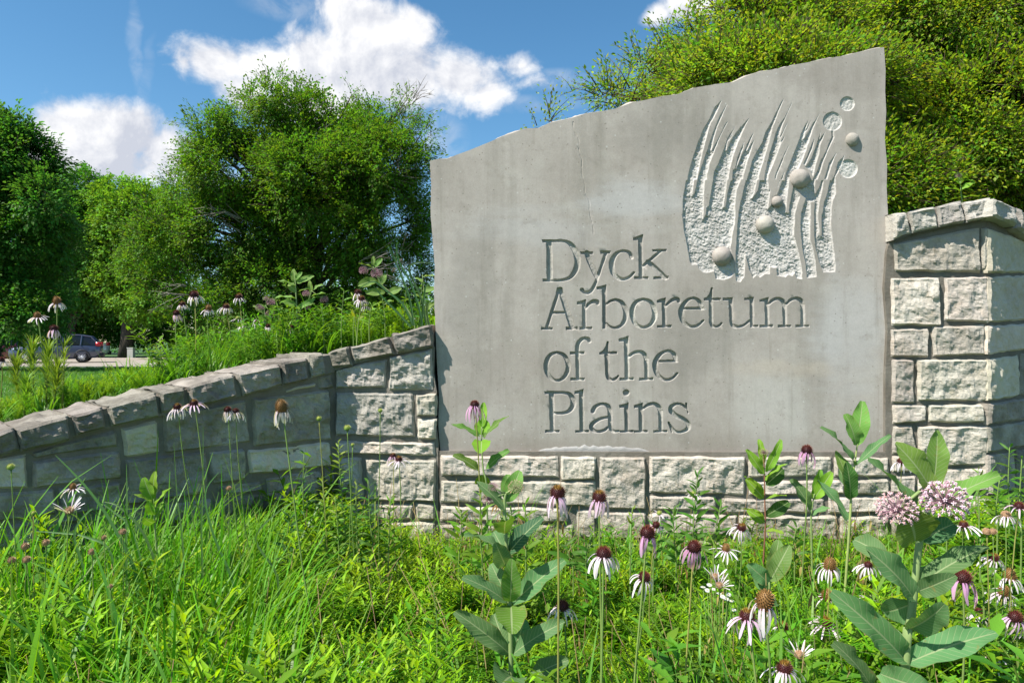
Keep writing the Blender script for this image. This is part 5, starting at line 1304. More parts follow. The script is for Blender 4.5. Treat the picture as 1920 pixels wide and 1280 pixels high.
DEAD = []
for _ in range(3):
    mb = MB()
    for k in range(3):
        a = random.uniform(0, 6.28); e = Vector((math.cos(a) * random.uniform(.05, .3), math.sin(a) * random.uniform(.05, .3), random.uniform(.3, .5)))
        tube(mb, [(0, 0, 0), e * .5 + Vector((.01, 0, 0)), e], [.0022, .0018, .001], 3, (.36, .27, .14))
        for q in range(3): leaf(mb, e * random.uniform(.3, .9), (random.uniform(-1, 1), random.uniform(-1, 1), -.5), (0, 0, 1), .05, .009, 2, 1.2, .2, None, (.38, .27, .10))
    DEAD.append(proto('dead_stalk', mb, M_LEAF))
S = []
while len(S) < 220:
    Y = math.sqrt(rnd.uniform(1.4 ** 2, 3.4 ** 2)); px = rnd.uniform(-100, 2000); x = (px - 960) / F * Y
    if behind(x, Y)[0] < -.1: S.append((x, Y, 0))
tag(scatter('dead_stalks', S, [(rnd.uniform(-.3, .3), rnd.uniform(-.3, .3), rnd.uniform(0, 6.28)) for _ in S], rnd.uniform(.7, 1.25, len(S)), rnd.integers(0, 3, len(S)), DEAD), 'thin tan dead stalks standing among the green growth', 'undergrowth')

# behind the left wall and on the mound
bsets = {'goldenrod': [], 'grass': [], 'leafy': [], 'broad': []}
N = 0
while N < 2100:
    x = rnd.uniform(-4.2, 3.2); y = rnd.uniform(2.0, 7.5); d, H = behind(x, y)
    if d < .42 or d > 3.6: continue
    px = 960 + x / y * F
    if px < -150 or px > 2050 or (860 < px < 1640): continue
    if d > 1.6 and rnd.random() < .5: continue
    N += 1
    nz = noise.noise(Vector((x * 2, y * 2, 8)))
    q = rnd.random() + .25 * nz
    if px < 300: kind, h = ('goldenrod', .13) if q < .7 else ('grass', .2)
    elif px < 640: kind, h = ('grass', .26) if q < .5 else (('leafy', .24) if q < .8 else ('broad', .26))
    elif px < 860: kind, h = ('goldenrod', .22) if q < .5 else (('leafy', .24) if q < .75 else (('broad', .2) if q < .85 else ('grass', .26)))
    else: kind, h = ('grass', .2) if q < .5 else ('leafy', .2)
    if d > 1.2 and px < 330: h *= .6
    bsets[kind].append((x, y, h * (1 + .55 * nz)))
nm2 = {'goldenrod': ('mound_undergrowth', 'low yellow green foliage just behind the wall coping', GOLD, .42), 'grass': ('mound_grass', 'arching bright green grass on the raised bed behind the wall', LOWT, .36), 'broad': ('mound_broad_weeds', 'broad leaved weeds on the raised bed', BROAD, .42), 'leafy': ('mound_weeds', 'mixed leafy weeds on the raised bed behind the wall', LEAFY, .42)}
for k, S in bsets.items():
    nm, lab, pr, h0 = nm2[k]
    P = [(x, y, ground_z(x, y) - .03) for x, y, h in S]
    rt = [(rnd.uniform(-.25, .25), rnd.uniform(-.25, .25), rnd.uniform(0, 6.28)) for _ in S]
    tag(scatter(nm, P, rt, [h / h0 * rnd.uniform(.75, 1.25) for x, y, h in S], rnd.integers(0, len(pr), len(S)), pr), lab, 'grass' if k == 'grass' else 'undergrowth')
LAWN = [proto('lawn_tuft', tuft(30, .09, .006, (0.06, 0.17, 0.02), (0.11, 0.26, 0.04), .9, 1.2), M_GRASS) for _ in range(3)]
S = []
while len(S) < 9000:
    y = rnd.uniform(7, 31); px = rnd.uniform(-80, 330)
    S.append(((px - 960) / F * y, y, 0))
tag(scatter('lawn_grass', [(x, y, ground_z(x, y) if y < 11 else 0) for x, y, z in S], [(0, 0, a) for a in rnd.uniform(0, 6.28, len(S))], rnd.uniform(1.0, 2.4, len(S)), rnd.integers(0, 3, len(S)), LAWN), 'mown lawn between the raised bed and the car park', 'grass')


# ------------------------------------------------------------------ coneflowers
def petal_mesh(a0, a1, col, tip, Ln=1.0, W=.10, twist=0.0):
    mb = MB(); V = []; uv = []; C = []; p = Vector((.30, 0, 0)); n = 5; a = -math.radians(a0)
    for i in range(n + 1):
        t = i / n; w = W * .5 * (.55 + .45 * min(1, t * 3)) * (1 if t < .8 else 1 - (t - .8) * 2.6)
        tw = twist * t
        s = Vector((-math.sin(a) * math.sin(tw), math.cos(tw), math.sin(tw) * math.cos(a)))
        c = tuple(x + (y - x) * t for x, y in zip(col, tip))
        V += [p + s * w + Vector((0, 0, .012)), p.copy(), p - s * w + Vector((0, 0, .012))]; C += [c] * 3; uv += [(1, t), (0, t), (-1, t)]
        p = p + Vector((math.cos(a), 0, math.sin(a))) * (Ln / n)
        a -= math.radians((a1 - a0) / n) * (1.7 - 1.4 * t)
    Fc = []
    for i in range(n): k = i * 3; Fc += [(k, k + 3, k + 4, k + 1), (k + 1, k + 4, k + 5, k + 2)]
    mb.add(V, Fc, C, uv)
    return mb.mesh('petal', M_PETAL)


PW, PP, PD = ((0.64, 0.50, 0.58), (0.84, 0.79, 0.82)), ((0.60, 0.36, 0.52), (0.78, 0.64, 0.74)), ((0.55, 0.26, 0.46), (0.70, 0.46, 0.62))
PETALS = {}
for ck, (c0, c1) in (('w', PW), ('p', PP), ('d', PD)):
    for dk, ranges in (('spread', ((-5, 25), (0, 45), (10, 55), (5, 50))), ('droop', ((20, 75), (30, 85), (15, 65), (25, 92))), ('hang', ((50, 95), (62, 98), (45, 85), (55, 105))), ('up', ((-55, -30), (-65, -40), (-45, -25)))):
        PETALS[ck, dk] = [petal_mesh(a, b, jit(c0, .1), jit(c1, .06), random.uniform(.85, 1.1), random.uniform(.12, .17), random.uniform(-1.0, 1.0)) for a, b in ranges]


def cone_mesh(kind):
    """a dome of stiff spikes, radius one half"""
    H = {'dark': .55, 'gold': .58, 'brown': .85, 'bud': .5, 'faded': .55}[kind]
    mb = MB(); nr, ns = 7, 14; V = []; Fc = []
    low, topc, tip = {'dark': ((.035, .008, .010), (.075, .012, .012), (.20, .05, .02)), 'gold': ((.06, .010, .012), (.20, .11, .015), (.26, .13, .02)), 'brown': ((.16, .075, .025), (.24, .13, .04), (.36, .19, .06)),
                      'bud': ((.16, .26, .04), (.36, .38, .07), (.45, .45, .15)), 'faded': ((.35, .22, .12), (.42, .26, .14), (.50, .30, .20))}[kind]
    C = []
    for i in range(nr + 1):
        ph = -.35 + (math.pi / 2 + .35) * i / nr; t = max(0, math.sin(ph)); r = .44 * math.cos(ph); z = H * .9 * math.sin(ph)
        tt = t if kind != 'gold' else sstep(.70, .92, t)
        c = tuple(a + (b - a) * tt for a, b in zip(low, topc))
        for k in range(ns): V.append((r * math.cos(k * 2 * math.pi / ns), r * math.sin(k * 2 * math.pi / ns), z)); C.append(c)
    for i in range(nr):
        for k in range(ns): k2 = (k + 1) % ns; Fc.append((i * ns + k, i * ns + k2, (i + 1) * ns + k2, (i + 1) * ns + k))
    mb.add(V, Fc, C)
    nsp = 110 if kind != 'bud' else 60
    for i in range(nsp):
        q = (i + .5) / nsp; ph = math.asin(1 - q * 1.15) if q < .87 else -.1 - .2 * random.random(); th = i * 2.39996
        t = max(0, math.sin(ph))
        nrm = Vector((math.cos(ph) * math.cos(th), math.cos(ph) * math.sin(th), math.sin(ph) / H * .55)).normalized()
        p = Vector((.43 * math.cos(ph) * math.cos(th), .43 * math.cos(ph) * math.sin(th), H * .88 * math.sin(ph)))
        a = nrm.cross(Vector((.2, .1, 1))).normalized(); b = nrm.cross(a)
        nrm = (nrm + Vector((0, 0, .45))).normalized(); w = .050; ln = .20 * random.uniform(.75, 1.25)
        tt = t if kind != 'gold' else sstep(.66, .92, t)
        c = tuple((x + (y - x) * tt) * .6 for x, y in zip(low, topc)); ct = jit(tuple((y * 1.6 + x * .25) + (x - y * 1.6) * tt for x, y in zip(tip, low)), .25)
        mb.add([p + a * w, p - a * .5 * w + b * .87 * w, p - a * .5 * w - b * .87 * w, p + nrm * ln], [(0, 1, 3), (1, 2, 3), (2, 0, 3)], [c, c, c, ct])
    return mb.mesh('cone', M_CONE, smooth=False)


CONES = {k: [cone_mesh(k) for _ in range(2)] for k in ('dark', 'gold', 'brown', 'bud', 'faded')}
mb = MB()
for k in range(10):
    an = k * .628; leaf(mb, (0, 0, -.16), (math.cos(an), math.sin(an), .05), (0, 0, 1), .42, .14, 2, .8, .1, None, (.10, .19, .05))
CALYX = mb.mesh('calyx', M_LEAF)


def wall_depth(px):
    best = WY
    if px < 627:
        u, z = W_LEFT.uz(px, 700, 0.03); best = W_LEFT.pt(u, z, .03).y
    return best


def coneflower(x, y, w, kind, petals, ck, label, Y=None, lean=None, n=None, ratio=1.0, group='pale coneflowers on tall stalks', back=False):
    if Y is None: Y = min(F * .032 / w, wall_depth(x) - .16)
    c = at(x, y, Y); R = w * Y / F                                  # R = cone diameter
    gz = ground_z(c.x, c.y) if back else 0.0
    lx = (random.uniform(-.05, .05) if lean is None else lean / F * Y)
    bpt = Vector((c.x + lx, c.y + random.uniform(-.03, .05), gz if not back else gz - .02))
    if not back and behind(bpt.x, bpt.y)[0] > -.05: bpt.y -= .12
    root = tag(empty('coneflower', bpt), label, 'flower', group)
    ax = (c - bpt); topd = Vector((-lx * 2.2 / max(.2, ax.z) + random.uniform(-.32, .32), random.uniform(-.4, .1), 1)).normalized()
    mid = bpt.lerp(c, .55) + Vector((lx * -.10 + random.uniform(-.024, .024), random.uniform(-.02, .02), 0))
    pts = [Vector(q) for q in catmull([bpt, bpt.lerp(mid, .5) + Vector((random.uniform(-.01, .01), 0, 0)), mid, mid.lerp(c, .6) + Vector((random.uniform(-.006, .006), 0, 0)), c - topd * R * .15], 4)]
    mb = MB(); r = max(.0014, R * .062)
    tube(mb, pts, [r * 1.15] * (len(pts) - 3) + [r, r * 1.1, r * 1.5], 6, jit(random.choice([(.17, .24, .06), (.24, .24, .06), (.14, .22, .05)]), .12))
    mb.obj('stem', M_STEM, root)
    Rm = frame(Vector((1, 0, 0)), topd)
    spin = Matrix.Rotation(random.uniform(0, 6.28), 3, 'Z')
    cone = put('cone', random.choice(CONES[kind]), root, c - bpt, Rm @ spin, R)
    put('calyx', CALYX, cone)
    if petals:
        n = n or random.randint(13, 18); lost = random.uniform(.15, .45) if random.random() < .25 else .04
        k = 1.55 * ratio
        for i in range(n):
            an = 2 * math.pi * (i + random.uniform(-.3, .3)) / n
            if random.random() < lost: continue
            me = random.choice(PETALS[ck, petals])
            o = put('petal', me, cone, (0, 0, -.06), Matrix.Rotation(an, 3, 'Z') @ Matrix.Rotation(random.uniform(-.16, .16), 3, 'Y') @ Matrix.Rotation(random.uniform(-.3, .3), 3, 'X'), 1)
            s = k * random.uniform(.82, 1.12); o.scale = (s * .72 + .28, 1.15, s)
    return root


FL = [
 (890, 760, 17, 'dark', 'hang', 'd', 'purple pink coneflower with hanging petals against the left part of the slab', 2.5, 30),
 (1046, 926, 28, 'gold', 'hang', 'p', 'lilac coneflower with gold capped maroon cone, left of a pair before the plinth', None, 15),
 (1124, 934, 26, 'gold', 'hang', 'p', 'lilac coneflower with gold capped maroon cone, right of a pair before the plinth', None, 0),
 (1132, 1040, 28, 'dark', 'droop', 'w', 'dark coned flower with few drooping petals just below the lilac pair', None, 5),
 (1214, 1001, 28, 'dark', 'hang', 'd', 'very dark coned pink flower with petals blown to the right, under the Plains line', None, -30),
 (1230, 985, 14, 'dark', 'hang', 'p', 'little pink coneflower peeping from behind the dark blown one', 2.1, 5),
 (1208, 1083, 22, 'dark', 'droop', 'w', 'pale coneflower with maroon cone below the blown pink one', None, 0),
 (1055, 1138, 23, 'dark', 'droop', 'w', 'white petalled coneflower beside the tall central milkweed', None, -2),
 (1301, 1027, 26, 'dark', 'hang', 'd', 'dark coned pink flower on a long pale stalk right of the blown one', None, -15),
 (1236, 962, 10, 'bud', 'spread', 'w', 'white star shaped flower head with a yellow green centre near the plinth', 2.7, 3),
 (1300, 925, 9, 'bud', 'spread', 'w', 'white spidery star flower in front of the large pale plinth stone', 2.9, 0),
 (1390, 990, 17, 'gold', 'droop', 'w', 'small orange coned flower with short white petals under the red stemmed plant', 2.2, -20),
 (1361, 1030, 15, 'brown', 'spread', 'w', 'flat open white coneflower below the small orange coned one', 2.1, 5),
 (1556, 1062, 22, 'brown', 'droop', 'w', 'orange brown coneflower with long white petals left of the big milkweed', None, 8),
 (1628, 1060, 15, 'dark', 'droop', 'w', 'small white coneflower half behind the big milkweed leaf', 2.0, 5),
 (1434, 1130, 33, 'brown', 'hang', 'w', 'largest coneflower with tall brown cone and long white hanging petals', None, 25),
 (1401, 1157, 28, 'gold', 'droop', 'p', 'pink white coneflower touching the left side of the tall brown one', None, 10),
 (1467, 1176, 20, 'gold', 'droop', 'w', 'small gold coned flower touching the right side of the tall brown one', None, 10),
 (1550, 1119, 20, 'brown', 'droop', 'w', 'white coneflower with orange cone above the pink spreading one', None, 10),
 (1547, 1168, 22, 'gold', 'spread', 'p', 'pink coneflower with wide spreading petals left of the lowest milkweed leaves', None, 0),
 (1471, 1254, 28, 'gold', 'droop', 'w', 'left one of two gold coned flowers crowded at the bottom edge', None, 0),
 (1499, 1248, 22, 'gold', 'droop', 'w', 'right one of two gold coned flowers crowded at the bottom edge', None, 10),
 (1499, 1229, 17, 'faded', 'up', 'w', 'half open coneflower bud standing behind the crowded bottom pair', 1.7, 0),
 (1513, 845, 20, 'dark', 'hang', 'd', 'dark coneflower with thin purple petals at the foot of the slab on the right', 2.3, -20),
 (1690, 866, 14, 'gold', 'droop', 'w', 'orange coned flower between two upper leaves of the big milkweed', 2.4, 8),
 (1807, 985, 16, 'gold', 'spread', 'w', 'white coneflower just right of the large pink milkweed umbel', 2.0, 5),
 (1911, 950, 17, 'dark', 'spread', 'p', 'pink coneflower cut by the right frame edge, higher one', 1.9, -8),
 (1886, 966, 15, 'faded', 'droop', 'w', 'pale coneflower turned away beside the pink one at the right edge', 1.95, 0),
 (1863, 1046, 17, 'gold', 'droop', 'w', 'white coneflower with shallow arched petals below the facing away one', 1.9, 0),
 (1894, 1082, 20, 'brown', 'droop', 'w', 'orange coned white flower, upper one of a pair at the right edge', None, -10),
 (1881, 1111, 19, 'brown', 'droop', 'w', 'brown coned white flower, lower one of a pair at the right edge', None, -8),
 (1806, 1085, 29, 'dark', 'hang', 'd', 'shadowed dark coneflower with purple petals right of the big milkweed stem', None, -2),
 (1838, 1149, 20, 'dark', 'droop', 'w', 'dark coned white flower above the lowest right milkweed leaf', None, 0),
 (1903, 1158, 25, 'dark', 'hang', 'p', 'very dark coneflower cut by the right frame edge, lower one', None, 5),
 (1868, 1227, 23, 'gold', 'droop', 'w', 'white coneflower with orange cone nearest the bottom right corner', None, -20),
 (1341, 1082, 13, 'faded', 'up', 'w', 'twin half open bud with upright petals, upper bud', 2.0, 5),
 (1349, 1098, 13, 'faded', 'up', 'w', 'twin half open bud with upright petals, lower bud', 1.95, 5),
 (1629, 1120, 10, 'bud', 'spread', 'w', 'tiny greenish flower head in the feathery leaves left of the big milkweed', 1.9, 0),
 (333, 764, 14, 'gold', 'droop', 'w', 'leftmost of four tall coneflowers rising before the grey wall', 2.45, 65),
 (364, 757, 15, 'gold', 'spread', 'p', 'widest pink petalled flower of four rising before the grey wall', 2.4, 85),
 (427, 769, 13, 'dark', 'hang', 'w', 'maroon coneflower with hanging white petals, third of four before the grey wall', 2.5, 55),
 (442, 772, 12, 'dark', 'droop', 'w', 'maroon coneflower with one side raised, rightmost of four before the grey wall', 2.52, 75),
 (528, 766, 22, 'brown', 'hang', 'w', 'tall brown coned flower alone before the large dark wall stone', None, 120),
 (137, 915, 12, 'brown', 'spread', 'w', 'flat lilac white coneflower low before the left wall', 2.3, 12),
 (130, 958, 15, 'faded', 'up', 'w', 'half open flower with upright petals below the flat lilac one', 2.1, 8),
 (748, 862, 13, 'gold', 'spread', 'w', 'open white coneflower before the corner stones left of the slab', 2.8, 20),
 (737, 855, 11, 'gold', 'hang', 'p', 'lilac coneflower with petals all hanging to one side, beside the open white one', 2.85, 12),
]
for f in FL: coneflower(*f[:7], Y=f[7], lean=f[8], ratio=1.15 if f[2] < 20 else 1.0)
FB = [
 (107, 567, 14, 'brown', 'droop', 'w', 'tallest white coneflower at the far left, in front of the dark trees', 3.3, 8), (70, 594, 12, 'brown', 'spread', 'w', 'flat white coneflower left of the tallest one', 3.4, 12),
 (101, 617, 14, 'dark', 'hang', 'p', 'pink coneflower in front of the red car', 3.3, 5), (2, 676, 12, 'dark', 'droop', 'w', 'white coneflower cut by the left frame edge', 3.2, 0), (55, 671, 7, 'brown', 'spread', 'w', 'small white flower low among the needle leaved plants', 3.6, 4),
 (364, 554, 16, 'dark', 'droop', 'w', 'tall pink white coneflower standing highest over the grass behind the wall', 4.1, 8), (342, 571, 11, 'gold', 'droop', 'w', 'small coneflower just left of the highest one behind the wall', 4.3, 14), (331, 588, 12, 'dark', 'hang', 'p', 'pink coneflower lowest on the left behind the grass', 4.2, 8),
 (391, 580, 11, 'brown', 'droop', 'w', 'white coneflower right of the highest one, middle of the row', 4.2, 8), (424, 576, 12, 'gold', 'droop', 'w', 'orange coned white flower in the middle of the row behind the wall', 4.2, 8), (448, 557, 12, 'gold', 'droop', 'w', 'white coneflower with spreading petals above the orange coned one', 4.2, 8),
 (446, 597, 9, 'bud', 'spread', 'w', 'little white flower facing away under the middle row', 4.3, 2), (457, 610, 10, 'bud', 'droop', 'w', 'little white flower turned aside, right under the facing away one', 4.2, 6), (484, 598, 10, 'dark', 'droop', 'w', 'small dark coned flower beside the faded milkweed balls', 4.3, 0), (481, 606, 9, 'dark', 'droop', 'w', 'second small dark coned flower below the faded milkweed balls', 4.2, 0),
 (503, 612, 9, 'dark', 'droop', 'w', 'small maroon coneflower low in the grass behind the wall', 4.1, 0), (547, 614, 8, 'dark', 'hang', 'w', 'tiny dark coned flower in the grass near the tall milkweed', 4.0, 0),
 (671, 549, 12, 'dark', 'hang', 'w', 'maroon coned flower below the pink milkweed near the slab, upper of two', 3.9, -8), (678, 561, 12, 'gold', 'droop', 'w', 'gold coned flower below the pink milkweed near the slab, lower of two', 3.85, -8), (686, 574, 9, 'bud', 'droop', 'w', 'small pale flower just under the two near the slab', 3.9, -4),
]
for f in FB: coneflower(*f[:7], Y=f[7], lean=f[8], back=True, ratio=.85, group='coneflowers on the raised bed')
for x, y, w, Y, ln, lab in ((598, 785, 10, 2.6, 25, 'yellow green flower bud before the large dark stone, leftmost of the buds'), (651, 803, 13, 2.5, 20, 'larger spiky yellow green bud in front of the wall corner'), (713, 770, 9, 2.6, 10, 'round green bud highest before the corner stones'),
                            (661, 834, 7, 2.5, 12, 'small green bud hanging below the larger spiky bud'), (20, 876, 14, 2.2, 14, 'pale yellow bud at the far left before the buff stone'), (63, 962, 9, 2.1, 2, 'green bud low at the far left in the grass'), (1652, 1122, 8, 1.9, 0, 'tiny green bud left of the big milkweed stem')):
    coneflower(x, y, w, 'bud', None, 'w', lab, Y=Y, lean=ln, group='unopened flower buds')
for x, y, w, Y, lab in ((47, 1025, 13, 2.0, 'faded pinkish seed head at the left, highest of the left cluster'), (86, 1018, 13, 2.0, 'faded orange seed head right in the left cluster'), (22, 1051, 13, 1.95, 'faded orange seed head nearest the left frame edge'), (50, 1050, 14, 1.95, 'faded seed head at the bottom of the left cluster'),
                        (172, 1035, 12, 2.0, 'orange brown seed head alone in the grass'), (195, 1008, 9, 2.1, 'small pink seed head above the lone orange one'), (230, 998, 12, 2.1, 'orange tan seed head beside a grass blade'), (207, 1100, 9, 1.9, 'dim tan seed head deep in the grass'), (429, 916, 9, 2.5, 'pinkish seed head before the dark wall'),
                        (1850, 998, 14, 1.8, 'two toned faded seed head right of the white flower'), (1862, 997, 12, 1.85, 'pinkish faded seed head by the right frame edge'), (1218, 1238, 10, 1.6, 'green brown seed head low beside the grass at bottom centre')):
    coneflower(x, y, w, 'faded', None, 'w', lab, Y=Y, lean=random.uniform(-6, 6), group='faded seed heads')


# ------------------------------------------------------------------ milkweeds and other leafy plants
def mk_leaf(root, base, tip, wm, nrm, col, sag=.13, wave=.04, mat=None, shape='oval'):
    d = tip - base; Ln = d.length; d = d / Ln
    z = Vector(nrm) - d * Vector(nrm).dot(d)
    if z.length < .05: z = Vector((.3, -.6, .5)) - d * Vector((.3, -.6, .5)).dot(d)
    z.normalize(); y = z.cross(d)
    mb = MB(); V = []; uv = []; n = 12; us = (-1, -.6, -.08, .08, .6, 1); ph = random.uniform(0, 6); tw = random.uniform(-.35, .35)
    for i in range(n + 1):
        t = i / n
        w = (math.sin(math.pi * (t * .90 + .065)) ** .62 if shape == 'oval' else math.sin(math.pi * (t ** .8 * .95 + .04)) ** .9) * wm * .5
        if t < .05: w *= .45
        for u in us:
            zz = -sag * Ln * (t - .35) ** 2 * 2 + sag * Ln * .24 + abs(u) ** 1.5 * w * .32 + (wave * Ln * (math.sin(ph + t * 11 + (2 if u > 0 else 0)) + .5 * math.sin(ph * 2.3 + t * 23 + (1 if u > 0 else 4))) * abs(u) ** 2)
            yy = y * math.cos(tw * t) + z * math.sin(tw * t)
            V.append(base + d * Ln * t + yy * (u * w) + z * zz); uv.append((u, t))
    m = len(us)
    Fc = [(i * m + k, (i + 1) * m + k, (i + 1) * m + k + 1, i * m + k + 1) for i in range(n) for k in range(m - 1)]
    mb.add(V, Fc, jit(col, .1, .05), uv)
    return mb.obj('leaf', mat or M_MILK, root)


def umbel(root, c, R, style, n=110):
    mb = MB(); rr = random.Random(int(c.x * 1000))
    for i in range(n):
        z = 1 - 2 * (i + .5) / n
        if z < -.75: continue
        th = i * 2.39996; r = math.sqrt(1 - z * z); d = Vector((r * math.cos(th), r * math.sin(th), z * .92 + .05)); k = R * rr.uniform(.84, 1.04); p = c + d * k
        tube(mb, [c, c + d * k * .95], [R * .018, R * .014], 3, (.30, .16, .20) if style != 'bud' else (.30, .33, .16), cap=False)
        a = d.cross(Vector((.3, .2, 1))).normalized(); b = d.cross(a); s = R * (.145 if style in ('open', 'dusty') else .12)
        body = {'open': (.56, .33, .38), 'dusty': (.55, .33, .33), 'bud': (.52, .33, .22), 'pink': (.48, .28, .30), 'faded': (.34, .24, .24), 'green': (.40, .42, .12)}[style]
        body = jit(body, .2, .12)
        mb.add([p - d * s * .5, p + a * s * .5, p + b * s * .5, p - a * s * .5, p - b * s * .5, p + d * s * .9], [(0, 2, 1), (0, 3, 2), (0, 4, 3), (0, 1, 4), (5, 1, 2), (5, 2, 3), (5, 3, 4), (5, 4, 1)], body)
        if style in ('open', 'dusty'):
            for q in range(5):
                an = q * 1.2566; e = a * math.cos(an) + b * math.sin(an); f = d.cross(e)
                mb.add([p + d * s * .25, p + e * s * .55 + f * s * .22 + d * s * .45, p + e * s * .8 + d * s * (.9 if q % 2 else -.2), p + e * s * .55 - f * s * .22 + d * s * .45], [(0, 1, 2, 3)], jit((.76, .58, .64) if style == 'open' else (.68, .48, .50), .15))
    return mb.obj('umbel', M_BUD, root, smooth=False)


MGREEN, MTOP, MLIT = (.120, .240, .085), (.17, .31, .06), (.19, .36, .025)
NUP, NFACE, NTOP = (0, -.55, .85), (0, -1, .25), (0, -.2, 1)


def milkweed(label, Y, stem, leaves, umbels=(), sr=.006, col=MGREEN, group='common milkweeds', base=None, stemcol=(.22, .30, .11), gz=0.0, cat='milkweed', name='milkweed'):
    p0 = at(*stem[0], Y); bx = base if base is not None else Vector((p0.x + random.uniform(-.03, .03), Y + .04, gz))
    root = tag(empty(name, bx), label, cat, group)
    pts = [Vector(q) for q in catmull([bx] + [at(x, y, Y) for x, y in stem], 5)]
    mb = MB(); tube(mb, pts, [sr * (1 - .55 * i / (len(pts) - 1)) for i in range(len(pts))], 8, stemcol); mb.obj('stem', M_STEM, root)
    for lf in leaves:
        bx_, by_, tx, ty, w = lf[:5]; dy = lf[5] if len(lf) > 5 else 0.0; nr = lf[6] if len(lf) > 6 else NUP; c = lf[7] if len(lf) > 7 else col
        db = -.004 if dy < 0 else .004
        b = at(bx_, by_, Y + db); t = at(tx, ty, Y + dy)
        mk_leaf(root, b, t, w * .9 * (Y + dy * .5) / F, nr, c)
    for u in umbels:
        c = at(u[0], u[1], Y + (u[4] if len(u) > 4 else 0)); s = at(*stem[-1], Y)
        mb = MB(); tube(mb, [s, s.lerp(c, .5), c], [sr * .4, sr * .35, sr * .3], 5, stemcol); mb.obj('flower_stalk', M_STEM, root)
        umbel(root, c, u[2] * Y / F, u[3])
    return root


milkweed('largest milkweed with two pink flower balls and broad grey green leaves, at the right', 1.18,
         [(1697, 1262), (1707, 1165), (1716, 1090), (1724, 1015), (1738, 962), (1748, 925), (1750, 900)],
         [(1698, 1238, 1571, 1112, 62, -.03, (-.3, -.75, .6)), (1702, 1242, 1868, 1180, 62, -.03, (.1, -.6, .8)), (1692, 1238, 1640, 1165, 60, .04, NFACE), (1640, 1300, 1573, 1203, 44, -.03), (1650, 1262, 1760, 1300, 60, -.12, NFACE),
          (1704, 1178, 1773, 1138, 62, -.06, (.2, -.9, .4)), (1714, 1122, 1634, 1028, 62, -.03, (.1, -.8, .6)), (1718, 1100, 1850, 1018, 52, -.02, (-.2, -.5, .85)), (1720, 1108, 1790, 1080, 44, -.05, (.2, -.8, .5)), (1712, 1130, 1655, 1150, 58, .04, NFACE),
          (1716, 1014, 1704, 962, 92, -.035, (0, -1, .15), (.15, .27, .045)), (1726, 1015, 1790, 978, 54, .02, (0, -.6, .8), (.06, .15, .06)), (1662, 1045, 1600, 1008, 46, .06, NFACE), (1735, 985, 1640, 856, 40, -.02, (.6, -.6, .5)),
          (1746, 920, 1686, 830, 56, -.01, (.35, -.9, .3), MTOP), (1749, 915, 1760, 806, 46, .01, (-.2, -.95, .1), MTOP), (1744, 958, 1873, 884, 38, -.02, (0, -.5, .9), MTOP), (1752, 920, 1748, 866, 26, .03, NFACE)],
         [(1681, 957, 34, 'dusty', -.02), (1772, 940, 38, 'open', -.04)], sr=.0085)
milkweed('tall milkweed with tight peach coloured buds in front of the plinth centre', 1.75,
         [(958, 1288), (957, 1180), (954, 1100), (949, 1010), (946, 950), (948, 925)],
         [(955, 1224, 857, 1146, 42, -.04, (-.2, -.7, .7)), (962, 1226, 1054, 1162, 40, -.03, (.2, -.5, .85)), (958, 1134, 960, 1182, 66, -.11, (0, -.8, .6), (.12, .22, .03)), (953, 1130, 872, 1078, 36, -.04, NUP), (962, 1132, 1054, 1048, 46, -.03, (-.3, -.7, .6)),
          (957, 1128, 960, 1052, 42, -.05, NFACE, (.12, .22, .035)), (994, 1270, 1063, 1234, 40, -.02, NUP), (962, 1268, 940, 1278, 74, -.12, (0, -.6, .8)), (951, 1040, 1014, 968, 44, .0, (-.3, -.7, .6), (.05, .13, .055)), (948, 1060, 930, 1020, 40, -.05, NFACE),
          (947, 1032, 873, 998, 32, -.03, NTOP), (946, 1000, 948, 970, 46, -.09, (0, -.7, .7), (.13, .24, .03)), (946, 955, 897, 901, 28, -.01, (.5, -.6, .6)), (950, 940, 975, 882, 36, .02, NFACE, MTOP), (950, 935, 952, 888, 28, .03, NFACE, MTOP), (952, 1118, 920, 1056, 38, .04, NFACE),
          (954, 1226, 925, 1150, 44, .05, NFACE), (960, 1226, 985, 1160, 44, .05, NFACE), (950, 1040, 925, 995, 34, .04, NFACE)],
         [(967, 914, 15, 'bud'), (924, 913, 10, 'pink'), (916, 936, 12, 'pink')], sr=.0075)
milkweed('slender milkweed with paired leaves crossing the lower left corner of the slab', 2.9, [(913, 930), (906, 880), (903, 830), (903, 800)],
         [(899, 818, 847, 792, 18, -.02), (907, 820, 951, 777, 17, -.02), (903, 826, 902, 846, 40, -.10, NFACE, MLIT), (903, 815, 906, 785, 34, .02, NFACE, MLIT), (900, 884, 852, 850, 22, -.02), (911, 880, 952, 842, 22, -.02), (904, 800, 907, 754, 18, .02, NFACE, MLIT), (904, 890, 906, 910, 34, .05, NFACE, MLIT)], sr=.005, col=(.10, .2, .03))
milkweed('milkweed with a notched upright leaf overlapping the lower right corner of the slab', 2.55, [(1593, 985), (1596, 920), (1604, 860), (1608, 828)],
         [(1606, 834, 1618, 752, 36, .0, (-.3, -.95, .1), MTOP), (1605, 834, 1588, 776, 30, -.01, (.3, -.95, .1), MTOP), (1604, 872, 1547, 796, 17, -.02, (.5, -.6, .6)), (1608, 870, 1668, 813, 18, -.02, (-.3, -.6, .7)), (1596, 930, 1571, 845, 30, .02, (.2, -.95, .2), MTOP), (1594, 935, 1590, 868, 34, -.04, NFACE, (.06, .16, .03)), (1598, 925, 1575, 880, 24, .03, NFACE)], sr=.0055, stemcol=(.30, .36, .12))
